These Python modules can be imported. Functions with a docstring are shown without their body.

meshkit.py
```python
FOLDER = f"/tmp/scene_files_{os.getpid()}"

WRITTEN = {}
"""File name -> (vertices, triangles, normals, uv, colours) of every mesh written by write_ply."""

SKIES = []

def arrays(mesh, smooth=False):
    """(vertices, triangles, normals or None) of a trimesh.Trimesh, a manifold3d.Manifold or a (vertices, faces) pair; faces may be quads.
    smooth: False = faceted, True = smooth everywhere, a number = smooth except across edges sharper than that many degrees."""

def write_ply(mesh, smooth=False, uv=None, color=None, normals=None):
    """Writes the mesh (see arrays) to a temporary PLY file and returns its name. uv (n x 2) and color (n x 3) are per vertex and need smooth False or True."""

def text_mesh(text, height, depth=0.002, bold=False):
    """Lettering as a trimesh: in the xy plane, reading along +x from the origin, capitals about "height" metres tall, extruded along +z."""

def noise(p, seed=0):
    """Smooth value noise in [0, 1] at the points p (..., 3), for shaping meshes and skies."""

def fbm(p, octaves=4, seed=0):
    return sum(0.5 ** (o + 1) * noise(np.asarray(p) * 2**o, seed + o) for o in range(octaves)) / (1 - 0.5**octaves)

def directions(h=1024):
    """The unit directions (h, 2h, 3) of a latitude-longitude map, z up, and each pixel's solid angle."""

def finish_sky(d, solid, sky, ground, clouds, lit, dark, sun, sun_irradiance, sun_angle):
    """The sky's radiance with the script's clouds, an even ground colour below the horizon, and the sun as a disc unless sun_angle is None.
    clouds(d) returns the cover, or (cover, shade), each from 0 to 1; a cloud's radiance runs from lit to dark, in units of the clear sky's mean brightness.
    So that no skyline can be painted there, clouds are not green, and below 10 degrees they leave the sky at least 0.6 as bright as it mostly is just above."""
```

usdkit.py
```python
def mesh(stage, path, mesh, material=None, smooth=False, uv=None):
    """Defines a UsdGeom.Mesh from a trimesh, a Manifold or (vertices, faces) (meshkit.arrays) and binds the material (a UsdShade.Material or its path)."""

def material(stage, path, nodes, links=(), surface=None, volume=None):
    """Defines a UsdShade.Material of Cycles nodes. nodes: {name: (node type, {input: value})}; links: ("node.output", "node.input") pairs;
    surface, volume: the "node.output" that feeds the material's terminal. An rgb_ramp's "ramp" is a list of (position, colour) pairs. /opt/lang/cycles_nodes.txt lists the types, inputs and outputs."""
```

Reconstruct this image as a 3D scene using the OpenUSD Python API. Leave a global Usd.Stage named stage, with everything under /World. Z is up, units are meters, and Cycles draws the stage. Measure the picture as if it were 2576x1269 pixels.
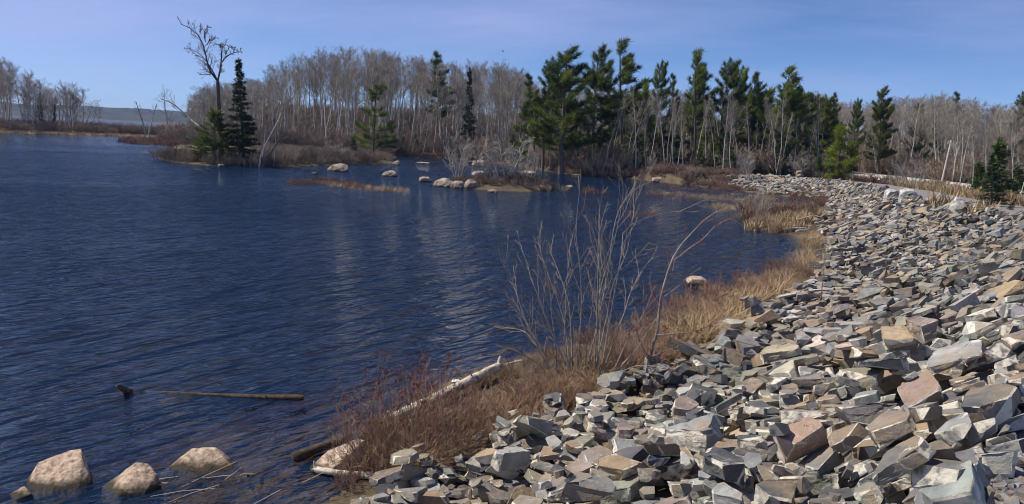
import math, numpy as np, trimesh, usdkit, meshkit, shapely
from pxr import Usd, UsdGeom, UsdShade, UsdLux, Sdf, Gf, Vt
from scipy.spatial import ConvexHull, HalfspaceIntersection

stage = Usd.Stage.CreateInMemory()
UsdGeom.SetStageUpAxis(stage, 'Z'); UsdGeom.SetStageMetersPerUnit(stage, 1.0)
UsdGeom.Xform.Define(stage, '/World'); UsdGeom.Scope.Define(stage, '/World/Looks')
V = lambda *a: np.array(a, float)
def unit(v):
    v = np.asarray(v, float); return v / np.maximum(np.linalg.norm(v, axis=-1, keepdims=True), 1e-12)

# ------------------------------------------------------------------ camera
EYE = 3.3; PITCH = math.radians(8.1); ROLL = math.radians(2.7); FPX = 2022.0
fw = V(0, math.cos(PITCH), -math.sin(PITCH)); r0 = V(1, 0, 0); u0 = V(0, math.sin(PITCH), math.cos(PITCH))
rt = math.cos(ROLL) * r0 + math.sin(ROLL) * u0; up = math.cos(ROLL) * u0 - math.sin(ROLL) * r0
cam = UsdGeom.Camera.Define(stage, '/World/camera')
cam.CreateHorizontalApertureAttr(36.0); cam.CreateVerticalApertureAttr(36.0 * 504 / 1024); cam.CreateFocalLengthAttr(36.0 * FPX / 2576)
m4 = Gf.Matrix4d(*rt, 0, *up, 0, *(-fw), 0, 0, 0, EYE, 1)
UsdGeom.Xformable(cam).AddTransformOp().Set(m4)
cam.CreateClippingRangeAttr(Gf.Vec2f(0.1, 20000)); cam.CreateExposureAttr(0.5)
def ray(px, py): return fw + (px - 1288) / FPX * rt - (py - 634.5) / FPX * up
def at(px, py, z=0.0):                      # the point of the plane z seen at a place of the photograph
    d = ray(px, py); return V(0, 0, EYE) + (z - EYE) / d[2] * d
def atD(px, py, D):                         # the point at depth y = D
    d = ray(px, py); return V(0, 0, EYE) + D / d[1] * d
def proj(p):
    q = np.asarray(p, float) - V(0, 0, EYE); z = q @ fw
    return 1288 + FPX * (q @ rt) / z, 634.5 - FPX * (q @ up) / z

# ------------------------------------------------------------------ sky and sun
SUN_EL, SUN_AZ = math.radians(52), math.radians(-80)      # azimuth from +y towards +x: sun to the left, a little ahead
sdir = V(math.sin(SUN_AZ) * math.cos(SUN_EL), math.cos(SUN_AZ) * math.cos(SUN_EL), math.sin(SUN_EL))
skym = usdkit.material(stage, '/World/Looks/sky', {
    'sky': ('sky_texture', {'sky_type': 'single_scattering', 'sun_disc': False, 'sun_elevation': SUN_EL, 'sun_rotation': SUN_AZ, 'air_density': 0.6, 'aerosol_density': 0.05, 'ozone_density': 8}),
    'tc': ('texture_coordinate', {}),
    'map': ('mapping', {'scale': (1.0, 1.0, 3.5), 'rotation': (0.10, -0.16, 0.3), 'location': (1.3, 0.2, 0)}),
    'n': ('noise_texture', {'scale': 1.1, 'detail': 7.0, 'roughness': 0.58, 'distortion': 0.8}),
    'r': ('rgb_ramp', {'ramp': [(0.40, (0.0,) * 3), (0.66, (0.58,) * 3)]}),
    'mx': ('mix', {'color2': (4.5, 5.0, 7.6)}),
    'sp': ('separate_xyz', {}), 'zr': ('rgb_ramp', {'ramp': [(0.0, (1, 1, 1)), (0.2, (1, 1, 1)), (0.42, (0.85, 0.85, 0.85)), (1.0, (0.45, 0.45, 0.45))]}), 'mm': ('mix', {'mix_type': 'multiply', 'fac': 1.0}),
    'wb': ('mix', {'mix_type': 'multiply', 'fac': 1.0, 'color2': (0.95, 0.935, 1.0)}),
    'bg': ('background_shader', {'strength': 0.083})},
    [('tc.generated', 'sp.vector'), ('sp.z', 'zr.fac'), ('r.color', 'mm.color1'), ('zr.color', 'mm.color2'), ('mm.color', 'mx.fac'), ('tc.generated', 'map.vector'), ('map.vector', 'n.vector'), ('n.fac', 'r.fac'), ('sky.color', 'mx.color1'), ('mx.color', 'wb.color1'), ('wb.color', 'bg.color')], surface='bg.background')
dome = UsdLux.DomeLight.Define(stage, '/World/sky'); dome.CreateIntensityAttr(1.0)
UsdShade.MaterialBindingAPI.Apply(dome.GetPrim()).Bind(skym)
dome.GetPrim().SetCustomDataByKey('kind', 'structure')
sun = UsdLux.DistantLight.Define(stage, '/World/sun')
sun.CreateIntensityAttr(1.25); sun.CreateAngleAttr(0.53); sun.CreateNormalizeAttr(True); sun.CreateColorAttr(Gf.Vec3f(1.0, 0.91, 0.78))
zq = unit(sdir); xq = unit(np.cross(V(0, 0, 1), zq)); yq = np.cross(zq, xq)
UsdGeom.Xformable(sun).AddTransformOp().Set(Gf.Matrix4d(*xq, 0, *yq, 0, *zq, 0, 0, 0, 0, 1))

# ------------------------------------------------------------------ scene helpers
used = {}
def path_for(name, parent='/World'):
    p = parent if isinstance(parent, str) else str(parent.GetPath())
    k = used.get((p, name), -1) + 1; used[(p, name)] = k
    return f'{p}/{name}' + (f'_{k:03d}' if k else '')
def tag(pr, label=None, cat=None, group=None, kind=None):
    pr = pr.GetPrim()
    for k, v in (('label', label), ('category', cat), ('group', group), ('kind', kind)):
        if v: pr.SetCustomDataByKey(k, v)
    return pr
def obj(name, mesh, mat, parent='/World', smooth=False, attrs=None, **kw):
    m = usdkit.mesh(stage, path_for(name, parent), mesh, mat, smooth)
    for k, a in (attrs or {}).items():
        a = np.asarray(a, np.float32)
        if a.ndim == 2: UsdGeom.PrimvarsAPI(m).CreatePrimvar(k, Sdf.ValueTypeNames.Color3fArray, 'vertex').Set(Vt.Vec3fArray.FromNumpy(a))
        else: UsdGeom.PrimvarsAPI(m).CreatePrimvar(k, Sdf.ValueTypeNames.FloatArray, 'vertex').Set(Vt.FloatArray.FromNumpy(a))
    return tag(m, **kw)
def place(x, loc, rotz=0.0, scale=1.0, tilt=None):
    x = UsdGeom.Xformable(x)
    x.AddTranslateOp().Set(Gf.Vec3d(*map(float, loc)))
    if tilt: x.AddRotateYOp().Set(float(tilt))
    x.AddRotateZOp().Set(math.degrees(rotz))
    if np.ndim(scale): x.AddScaleOp().Set(Gf.Vec3f(*map(float, scale)))
    elif scale != 1.0: x.AddScaleOp().Set(Gf.Vec3f(float(scale)))
def thing(name, label, cat, loc=(0, 0, 0), rotz=0.0, scale=1.0, group=None, kind=None, tilt=None):
    x = UsdGeom.Xform.Define(stage, path_for(name)); place(x, loc, rotz, scale, tilt)
    return tag(x, label, cat, group, kind)
def proto(name):                            # a class prim whose children are the parts of every copy
    return stage.CreateClassPrim('/World/' + name + '_kind').GetPrim()
def copy(pr, name, label, cat, loc, rotz=0.0, scale=1.0, group=None, tilt=None):
    t = thing(name, label, cat, loc, rotz, scale, group, tilt=tilt)
    t.GetReferences().AddInternalReference(pr.GetPath()); t.SetInstanceable(True)
    return t
def scatter(name, protos, mats, pos, rot, scl, idx, label=None, cat=None, parent='/World', rotq=None, kind='stuff'):
    """One PointInstancer of stuff. protos: meshes."""
    p = UsdGeom.PointInstancer.Define(stage, path_for(name, parent))
    for i, (me, ma) in enumerate(zip(protos, mats)):
        x = UsdGeom.Xform.Define(stage, f'{p.GetPath()}/kind_{i}')
        for j, (a, b) in enumerate(zip(me if isinstance(me, list) else [me], ma if isinstance(ma, list) else [ma])):
            usdkit.mesh(stage, f'{x.GetPath()}/piece_{j}', a, b)
        p.GetPrototypesRel().AddTarget(x.GetPath())
    p.CreateProtoIndicesAttr(Vt.IntArray([int(i) for i in idx]))
    p.CreatePositionsAttr(Vt.Vec3fArray.FromNumpy(np.asarray(pos, np.float32)))
    qs = [Gf.Quath(math.cos(a / 2), 0, 0, math.sin(a / 2)) for a in rot]
    p.CreateOrientationsAttr(Vt.QuathArray(qs))
    s = np.asarray(scl, np.float32); s = np.repeat(s[:, None], 3, 1) if s.ndim == 1 else s
    p.CreateScalesAttr(Vt.Vec3fArray.FromNumpy(s))
    return tag(p, label, cat, None, kind)

# ------------------------------------------------------------------ mesh helpers
def tubes(P, R, sides=4):
    """Tapered tubes along N polylines of k points at once."""
    P = np.asarray(P, float); R = np.asarray(R, float)
    if P.ndim == 2: P, R = P[None], R[None]
    N, k, _ = P.shape
    T = unit(np.gradient(P, axis=1)); mean = unit(P[:, -1] - P[:, 0])
    ref = np.where(np.abs(mean[:, 2:3]) > 0.8, V(1, 0.2, 0)[None], V(0.1, 0.1, 1)[None])[:, None]
    A = unit(np.cross(T, ref)); B = np.cross(T, A)
    th = np.arange(sides) / sides * 2 * math.pi
    v = P[:, :, None] + R[:, :, None, None] * (np.cos(th)[:, None] * A[:, :, None] + np.sin(th)[:, None] * B[:, :, None])
    i = np.arange(N * k * sides).reshape(N, k, sides)
    a, b = i[:, :-1], i[:, 1:]
    a2, b2 = np.roll(a, -1, 2), np.roll(b, -1, 2)
    f = np.concatenate([np.stack([a, a2, b2], -1).reshape(-1, 3), np.stack([a, b2, b], -1).reshape(-1, 3)])
    if sides == 2: f = f.reshape(2, N, k - 1, 2, 3)[:, :, :, 0].reshape(-1, 3)
    else:
        cap = [np.stack([i[:, -1, 0], i[:, -1, j], i[:, -1, j + 1]], -1) for j in range(1, sides - 1)] + [np.stack([i[:, 0, 0], i[:, 0, j + 1], i[:, 0, j]], -1) for j in range(1, sides - 1)]
        f = np.concatenate([f] + cap)
    return v.reshape(-1, 3), f
def join(*ms):
    vs, fs, n = [], [], 0
    for v, f in ms:
        vs.append(v); fs.append(np.asarray(f) + n); n += len(v)
    return np.vstack(vs), np.vstack(fs)
def moved(m, t=(0, 0, 0), s=1.0): return m[0] * s + np.asarray(t), m[1]
def spline(pts, n):
    """n points along a smooth curve through pts."""
    pts = np.asarray(pts, float); t = np.concatenate([[0], np.cumsum(np.linalg.norm(np.diff(pts, axis=0), axis=1))])
    from scipy.interpolate import PchipInterpolator
    return PchipInterpolator(t / t[-1], pts)(np.linspace(0, 1, n))
def grow(P, R, rng, per, t0, t1, length, ang, k=4, lift=0.25, wob=0.12, rmin=0.006, rf=0.55, taper=0.35, fall=0.6, jit=0.35):
    """Children of N branches: arrays of polylines and radii. length: share of the parent's length, shrinking towards its tip by fall."""
    N, kk, _ = P.shape
    t = (t0 + (t1 - t0) * (np.arange(per) + rng.random((N, per))) / per)
    u = t * (kk - 1); i = np.minimum(u.astype(int), kk - 2); w = (u - i)[..., None]
    n = np.arange(N)[:, None]
    base = P[n, i] * (1 - w) + P[n, i + 1] * w
    tan = unit(P[n, i + 1] - P[n, i])
    rad = R[n, i] * (1 - w[..., 0]) + R[n, i + 1] * w[..., 0]
    L = np.linalg.norm(np.diff(P, axis=1), axis=2).sum(1)[:, None] * length * (1 - fall * t) * (1 + jit * (rng.random((N, per)) * 2 - 1))
    rv = unit(rng.normal(size=(N, per, 3))); side = unit(np.cross(tan, rv))
    a = np.radians(ang) * (1 + 0.35 * (rng.random((N, per, 1)) * 2 - 1))
    d = unit(np.cos(a) * tan + np.sin(a) * side)
    Q = [base]; step = (L / (k - 1))[..., None]
    for j in range(k - 1):
        Q.append(Q[-1] + d * step); d = unit(d + V(0, 0, lift) + rng.normal(size=d.shape) * wob)
    Q = np.stack(Q, 2).reshape(-1, k, 3)
    r = np.maximum((rad * rf)[..., None] * np.linspace(1, taper, k), rmin).reshape(-1, k)
    return Q, r
def blades(C, ax, n, length, width, rng, spread=0.9):
    """Needle tufts: n thin triangles at each of the points C, thrown about the directions ax."""
    M = len(C); d = unit(ax[:, None] * 0.9 + rng.normal(size=(M, n, 3)) * spread * 0.6)
    w = unit(np.cross(d, rng.normal(size=(M, n, 3)))) * width * 0.5
    l = length * (0.6 + 0.7 * rng.random((M, n, 1)))
    b = C[:, None] + rng.normal(size=(M, n, 3)) * length * 0.22
    v = np.stack([b - w, b + w, b + d * l], 2).reshape(-1, 3)
    return v, np.arange(len(v)).reshape(-1, 3)
def strips(P, W, side):
    """Flat ribbons along N polylines; W half widths (N,k); side (N,3)."""
    N, k, _ = P.shape
    v = np.stack([P - side[:, None] * W[..., None], P + side[:, None] * W[..., None]], 2).reshape(-1, 3)
    i = np.arange(N * k * 2).reshape(N, k, 2)
    a, b, c, d = i[:, :-1, 0], i[:, :-1, 1], i[:, 1:, 1], i[:, 1:, 0]
    return v, np.concatenate([np.stack([a, b, c], -1).reshape(-1, 3), np.stack([a, c, d], -1).reshape(-1, 3)])

# ------------------------------------------------------------------ materials
def noisy(name, c1, c2, scale=6.0, rough=0.85, bump=0.0, bscale=30.0, mid=None, detail=6.0, obj_space=False, vary=0.0, stretch=(1, 1, 1), spec=0.3, wet=0.0):
    nodes = {'tc': ('texture_coordinate', {}), 'g': ('geometry', {}), 'mp': ('mapping', {'scale': stretch}),
             'n': ('noise_texture', {'scale': scale, 'detail': detail, 'roughness': 0.6}),
             'r': ('rgb_ramp', {'ramp': [(0.3, c1), (0.5, mid or tuple((np.array(c1) + c2) / 2)), (0.7, c2)]}),
             'p': ('principled_bsdf', {'roughness': rough, 'specular_ior_level': spec})}
    links = [(('tc.object' if obj_space else 'g.position'), 'mp.vector'), ('mp.vector', 'n.vector'), ('n.fac', 'r.fac')]
    out = 'r.color'
    if vary:
        nodes['oi'] = ('object_info', {}); nodes['vr'] = ('map_range', {'from_min': 0.0, 'from_max': 1.0, 'to_min': 1 - vary, 'to_max': 1 + vary})
        nodes['hs'] = ('hsv', {'hue': 0.5, 'saturation': 1.0})
        links += [('oi.random', 'vr.value'), ('vr.result', 'hs.value'), (out, 'hs.color')]; out = 'hs.color'
    if wet:                                 # the wet, algae dark band at the waterline
        nodes.update({'wz': ('separate_xyz', {}), 'wn': ('noise_texture', {'scale': 9.0, 'detail': 4.0}), 'wa': ('math', {'math_type': 'multiply_add', 'value2': -wet * 1.6, 'value3': wet * 0.8}), 'wd': ('math', {'math_type': 'add'}),
                      'wr': ('map_range', {'from_min': wet * 0.35, 'from_max': wet * 1.15, 'to_min': 0.0, 'to_max': 1.0, 'clamp': True}), 'wm': ('mix', {'color1': (0.035, 0.028, 0.018)})})
        links += [('g.position', 'wz.vector'), ('g.position', 'wn.vector'), ('wn.fac', 'wa.value1'), ('wz.z', 'wd.value1'), ('wa.value', 'wd.value2'), ('wd.value', 'wr.value'), ('wr.result', 'wm.fac'), (out, 'wm.color2')]; out = 'wm.color'
    links.append((out, 'p.base_color'))
    if bump:
        nodes['n2'] = ('noise_texture', {'scale': bscale, 'detail': 5.0, 'roughness': 0.65}); nodes['b'] = ('bump', {'strength': 1.0, 'distance': bump})
        links += [('mp.vector', 'n2.vector'), ('n2.fac', 'b.height'), ('b.normal', 'p.normal')]
    return usdkit.material(stage, '/World/Looks/' + name, nodes, links, surface='p.BSDF')
def leafy(name, c1, c2, vary=0.2, transl=0.35, scale=0.5):
    nodes = {'g': ('geometry', {}), 'n': ('noise_texture', {'scale': scale, 'detail': 3.0}),
             'w': ('geometry', {}), 'mxr': ('math', {'math_type': 'multiply_add', 'value2': 0.45, 'value3': -0.2}), 'ad': ('math', {'math_type': 'add'}),
             'r': ('rgb_ramp', {'ramp': [(0.3, c1), (0.7, c2)]}), 'oi': ('object_info', {}), 'vr': ('map_range', {'to_min': 1 - vary, 'to_max': 1 + vary}), 'hs': ('hsv', {}),
             'd': ('principled_bsdf', {'roughness': 0.6, 'specular_ior_level': 0.25}), 't': ('translucent_bsdf', {}), 'm': ('mix_closure', {'fac': transl})}
    links = [('g.position', 'n.vector'), ('w.random_per_island', 'mxr.value1'), ('n.fac', 'ad.value1'), ('mxr.value', 'ad.value2'), ('ad.value', 'r.fac'), ('oi.random', 'vr.value'), ('vr.result', 'hs.value'), ('r.color', 'hs.color'),
             ('hs.color', 'd.base_color'), ('hs.color', 't.color'), ('d.BSDF', 'm.closure1'), ('t.BSDF', 'm.closure2')]
    return usdkit.material(stage, '/World/Looks/' + name, nodes, links, surface='m.closure')
M_grey_bark = noisy('grey_bark', (0.14, 0.13, 0.115), (0.52, 0.49, 0.44), 5.0, 0.9, vary=0.3, obj_space=True, stretch=(1, 1, 0.3))
M_twig = noisy('bare_twig', (0.17, 0.145, 0.115), (0.31, 0.275, 0.225), 1.2, 0.9, vary=0.2)
M_white_bark = noisy('pale_bark', (0.26, 0.245, 0.22), (0.62, 0.60, 0.55), 4.0, 0.8, vary=0.2, obj_space=True, stretch=(1, 1, 2))
M_dark_bark = noisy('dark_bark', (0.05, 0.042, 0.036), (0.13, 0.11, 0.095), 8.0, 0.95, bump=0.01, vary=0.2)
M_pine = leafy('pine_needles', (0.06, 0.09, 0.018), (0.32, 0.36, 0.06), 0.22, 0.45)
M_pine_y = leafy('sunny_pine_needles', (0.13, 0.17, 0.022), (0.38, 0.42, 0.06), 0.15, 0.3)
M_spruce = leafy('spruce_needles', (0.03, 0.055, 0.022), (0.08, 0.12, 0.04), 0.2, 0.15)
M_fir = leafy('young_fir_needles', (0.05, 0.09, 0.02), (0.13, 0.18, 0.04), 0.25, 0.2)
M_brush = noisy('grey_brush_twig', (0.14, 0.105, 0.08), (0.28, 0.22, 0.165), 1.5, 0.9, vary=0.25)
M_pale_twig = noisy('pale_twig', (0.17, 0.155, 0.135), (0.36, 0.335, 0.295), 1.5, 0.9, vary=0.15)
M_redbrush = noisy('red_brown_twig', (0.105, 0.06, 0.045), (0.23, 0.14, 0.10), 2.0, 0.85, vary=0.25)
M_rust = noisy('rust_twig', (0.12, 0.068, 0.05), (0.36, 0.23, 0.16), 7.0, 0.8, vary=0.2)
M_straw = noisy('dry_grass', (0.22, 0.155, 0.085), (0.48, 0.36, 0.21), 5.0, 0.8, vary=0.2)
M_straw2 = noisy('dry_marsh_grass', (0.20, 0.145, 0.085), (0.42, 0.31, 0.185), 2.0, 0.85, vary=0.25)
M_stem = noisy('shrub_stem_bark', (0.10, 0.092, 0.08), (0.34, 0.32, 0.28), 26.0, 0.75, bump=0.002, bscale=90)
M_stem_tip = noisy('shrub_twig_bark', (0.13, 0.10, 0.08), (0.32, 0.265, 0.21), 20.0, 0.75)
M_red_stem = noisy('sapling_bark', (0.12, 0.085, 0.075), (0.30, 0.25, 0.22), 20.0, 0.75)
M_bud = noisy('red_bud', (0.16, 0.03, 0.022), (0.30, 0.06, 0.04), 30.0, 0.6)
M_seed = noisy('dark_seed_head', (0.09, 0.035, 0.03), (0.20, 0.08, 0.06), 40.0, 0.9)
M_drift = noisy('bleached_driftwood', (0.17, 0.14, 0.11), (0.60, 0.55, 0.47), 13.0, 0.85, bump=0.014, bscale=26, stretch=(1, 1, 1), detail=8)
M_wetwood = noisy('wet_log_bark', (0.02, 0.015, 0.011), (0.10, 0.072, 0.05), 14.0, 0.8, bump=0.008, bscale=30, spec=0.12)
M_granite = noisy('tan_granite', (0.10, 0.075, 0.055), (0.56, 0.45, 0.36), 20.0, 0.85, bump=0.016, bscale=34, mid=(0.36, 0.275, 0.205), detail=9, wet=0.07)
M_granite_far = noisy('pale_granite', (0.08, 0.068, 0.058), (0.34, 0.285, 0.24), 3.0, 0.9, bump=0.04, bscale=6, detail=8, wet=0.10)
M_granite_white = noisy('white_granite', (0.16, 0.155, 0.15), (0.60, 0.585, 0.56), 7.0, 0.85, bump=0.02, bscale=20, detail=9)
M_darkstone = noisy('dark_block_stone', (0.09, 0.085, 0.08), (0.24, 0.21, 0.18), 5.0, 0.9, bump=0.02, bscale=12)
M_ground = noisy('forest_floor', (0.04, 0.03, 0.02), (0.12, 0.088, 0.055), 0.9, 0.95, bump=0.05, bscale=5, mid=(0.07, 0.052, 0.033), detail=9)
M_gravel = noisy('crest_gravel', (0.07, 0.07, 0.075), (0.30, 0.29, 0.28), 42.0, 0.95, bump=0.012, bscale=42, mid=(0.16, 0.155, 0.155), detail=5)
M_road = noisy('gravel_road', (0.28, 0.275, 0.26), (0.46, 0.45, 0.43), 2.0, 0.95, bump=0.01, bscale=25)
M_pole = noisy('weathered_pole', (0.34, 0.32, 0.29), (0.56, 0.53, 0.49), 3.0, 0.9, stretch=(6, 6, 0.6))
M_metal = noisy('dull_metal', (0.3, 0.3, 0.31), (0.42, 0.42, 0.43), 6.0, 0.5)
M_white = noisy('white_litter', (0.74, 0.75, 0.76), (0.84, 0.84, 0.84), 6.0, 0.5)
M_duck = noisy('dark_feather', (0.02, 0.018, 0.016), (0.06, 0.05, 0.04), 20.0, 0.7)
M_hill = noisy('far_forest', (0.018, 0.026, 0.018), (0.055, 0.055, 0.04), 0.02, 1.0, mid=(0.032, 0.038, 0.026), detail=12)
def stone_material():
    n = {'t': ('attribute', {'attribute': 'tone'}), 'w': ('attribute', {'attribute': 'wear'}), 'g': ('geometry', {}), 'oi': ('object_info', {}),
         'n1': ('noise_texture', {'scale': 5.0, 'detail': 6.0, 'roughness': 0.6}),
         'r1': ('rgb_ramp', {'ramp': [(0.25, (0.5, 0.5, 0.53)), (0.5, (1, 1, 1)), (0.75, (1.45, 1.4, 1.3))]}),
         'mul': ('mix', {'mix_type': 'multiply', 'fac': 1.0}),
         'n2': ('noise_texture', {'scale': 2.6, 'detail': 7.0, 'roughness': 0.68, 'distortion': 0.8}),
         'r2': ('rgb_ramp', {'ramp': [(0.48, (0, 0, 0)), (0.66, (0.75, 0.75, 0.75))]}),
         'st': ('mix', {'mix_type': 'mix', 'color2': (0.29, 0.21, 0.13)}),
         'nd': ('noise_texture', {'scale': 7.0, 'detail': 4.0}), 'va': ('vector_math', {'math_type': 'multiply_add', 'vector2': (0.22, 0.22, 0.22)}),
         'vo': ('voronoi_texture', {'feature': 'distance_to_edge', 'scale': 7.5, 'randomness': 1.0}),
         'rv': ('rgb_ramp', {'ramp': [(0.0, (1, 1, 1)), (0.018, (0.7, 0.7, 0.7)), (0.04, (0, 0, 0))]}),
         'n3': ('noise_texture', {'scale': 3.3, 'detail': 3.0}), 'r3': ('rgb_ramp', {'ramp': [(0.56, (0, 0, 0)), (0.68, (0.8, 0.8, 0.8))]}),
         'vm': ('mix', {'mix_type': 'multiply', 'fac': 1.0}),
         'n4': ('noise_texture', {'scale': 16.0, 'detail': 4.0}), 'r4': ('rgb_ramp', {'ramp': [(0.34, (0, 0, 0)), (0.52, (1, 1, 1))]}),
         'wm': ('mix', {'mix_type': 'multiply', 'fac': 1.0}), 'mx': ('mix', {'mix_type': 'lighten', 'fac': 1.0}),
         'pale': ('mix', {'color2': (0.56, 0.53, 0.46)}),
         'n5': ('noise_texture', {'scale': 14.0, 'detail': 9.0, 'roughness': 0.72}), 'b': ('bump', {'strength': 1.0, 'distance': 0.032}),
         'p': ('principled_bsdf', {'roughness': 0.72, 'specular_ior_level': 0.35})}
    l = [('g.position', 'n1.vector'), ('n1.fac', 'r1.fac'), ('t.color', 'mul.color1'), ('r1.color', 'mul.color2'),
         ('g.position', 'n2.vector'), ('n2.fac', 'r2.fac'), ('r2.color', 'st.fac'), ('mul.color', 'st.color1'),
         ('g.position', 'nd.vector'), ('nd.color', 'va.vector1'), ('g.position', 'va.vector3'), ('va.vector', 'vo.vector'), ('vo.distance', 'rv.fac'),
         ('g.position', 'n3.vector'), ('n3.fac', 'r3.fac'), ('rv.color', 'vm.color1'), ('r3.color', 'vm.color2'),
         ('g.position', 'n4.vector'), ('n4.fac', 'r4.fac'), ('w.fac', 'wm.color1'), ('r4.color', 'wm.color2'),
         ('vm.color', 'mx.color1'), ('wm.color', 'mx.color2'), ('mx.color', 'pale.fac'), ('st.color', 'pale.color1'), ('pale.color', 'p.base_color'),
         ('g.position', 'n5.vector'), ('n5.fac', 'b.height'), ('b.normal', 'p.normal')]
    return usdkit.material(stage, '/World/Looks/slate_stone', n, l, surface='p.BSDF')
M_stone = stone_material()
# ------------------------------------------------------------------ the lie of the land
LAKE = np.array([(-9, -8), (-6.4, -1), (-3.4, 3.3), (-1.75, 6.3), (-1.35, 7.3), (-1.5, 8.4), (-1.2, 9.6), (-0.5, 11), (0.6, 12.3), (2, 13.6), (3.3, 15.6), (4.6, 18),
    (6.5, 20), (8.4, 22.5), (10, 25.5), (10.9, 28.5), (11.0, 31.5), (10.2, 34.4), (11.4, 37), (14.5, 41), (17, 46), (19.3, 51), (20, 55), (19.6, 58.5), (17.8, 62),
    (15.5, 66), (11.6, 75), (5.8, 78.5), (3, 84), (-1, 96), (-4, 106), (-9.7, 112), (-16, 110), (-15.4, 98), (-12.8, 87), (-13.4, 83), (-16.7, 76.3), (-19.5, 65.4),
    (-23.4, 63.0), (-28, 66), (-31.6, 71.2), (-34, 80), (-40, 95), (-50, 117), (-57, 130), (-66, 152), (-75, 173), (-81, 168), (-86, 160), (-92.3, 144.5), (-105, 128),
    (-135, 112), (-190, 90), (-230, 20), (-160, -60), (-60, -60), (-20, -28)], float)
CREST = np.array([(-4.5, -6, 1.65), (-0.45, -0.1, 1.65), (2.55, 4.0, 1.65), (3.4, 5.1, 1.65), (9.2, 14.2, 1.65), (14.9, 23, 1.65), (15.9, 30, 1.6), (17.7, 37.5, 1.5), (21, 48.7, 1.35),
    (24.0, 60, 1.15), (24.6, 68, 1.0), (22.5, 71.5, 0.98), (19.0, 70.5, 0.92)], float)
TOE = np.array([(-7.4, -6.5), (-4.8, -1), (-2.45, 3.6), (-1.25, 6.1), (-0.85, 7.1), (0.1, 8.35), (1.25, 9.5), (2.9, 11.7), (5.0, 15.6), (6.8, 18), (8.2, 21), (10.0, 25.3), (11.6, 29.6), (12.6, 33),
    (13.6, 36), (15.4, 39.5), (18.0, 46), (19.9, 51), (20.6, 55), (20.2, 58.9), (18.5, 62.7), (16.6, 66.3)], float)
lake_poly = shapely.Polygon(LAKE); lake_line = shapely.LineString(np.vstack([LAKE, LAKE[:1]]))
crest_line = shapely.LineString(CREST[:, :2]); toe_line = shapely.LineString(TOE)
dam_poly = shapely.Polygon(np.vstack([TOE, CREST[::-1, :2]])).buffer(0)
back_poly = crest_line.buffer(-3.4, single_sided=True, cap_style='flat', join_style='mitre').buffer(0)
back_poly = back_poly.difference(dam_poly.buffer(0.01))
if back_poly.geom_type != 'Polygon': back_poly = max(back_poly.geoms, key=lambda g: g.area)
_cs = np.concatenate([[0], np.cumsum(np.linalg.norm(np.diff(CREST[:, :2], axis=0), axis=1))])
def crest_z(x, y):
    s = shapely.line_locate_point(crest_line, shapely.points(x, y))
    return np.interp(s, _cs, CREST[:, 2])
MOUNDS = [(-0.8, 52.8, 3.0, 0.62), (1.2, 53.6, 1.6, 0.48), (-3.8, 53.0, 1.6, 0.48), (-14.2, 65.3, 1.0, 0.3)]
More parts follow.
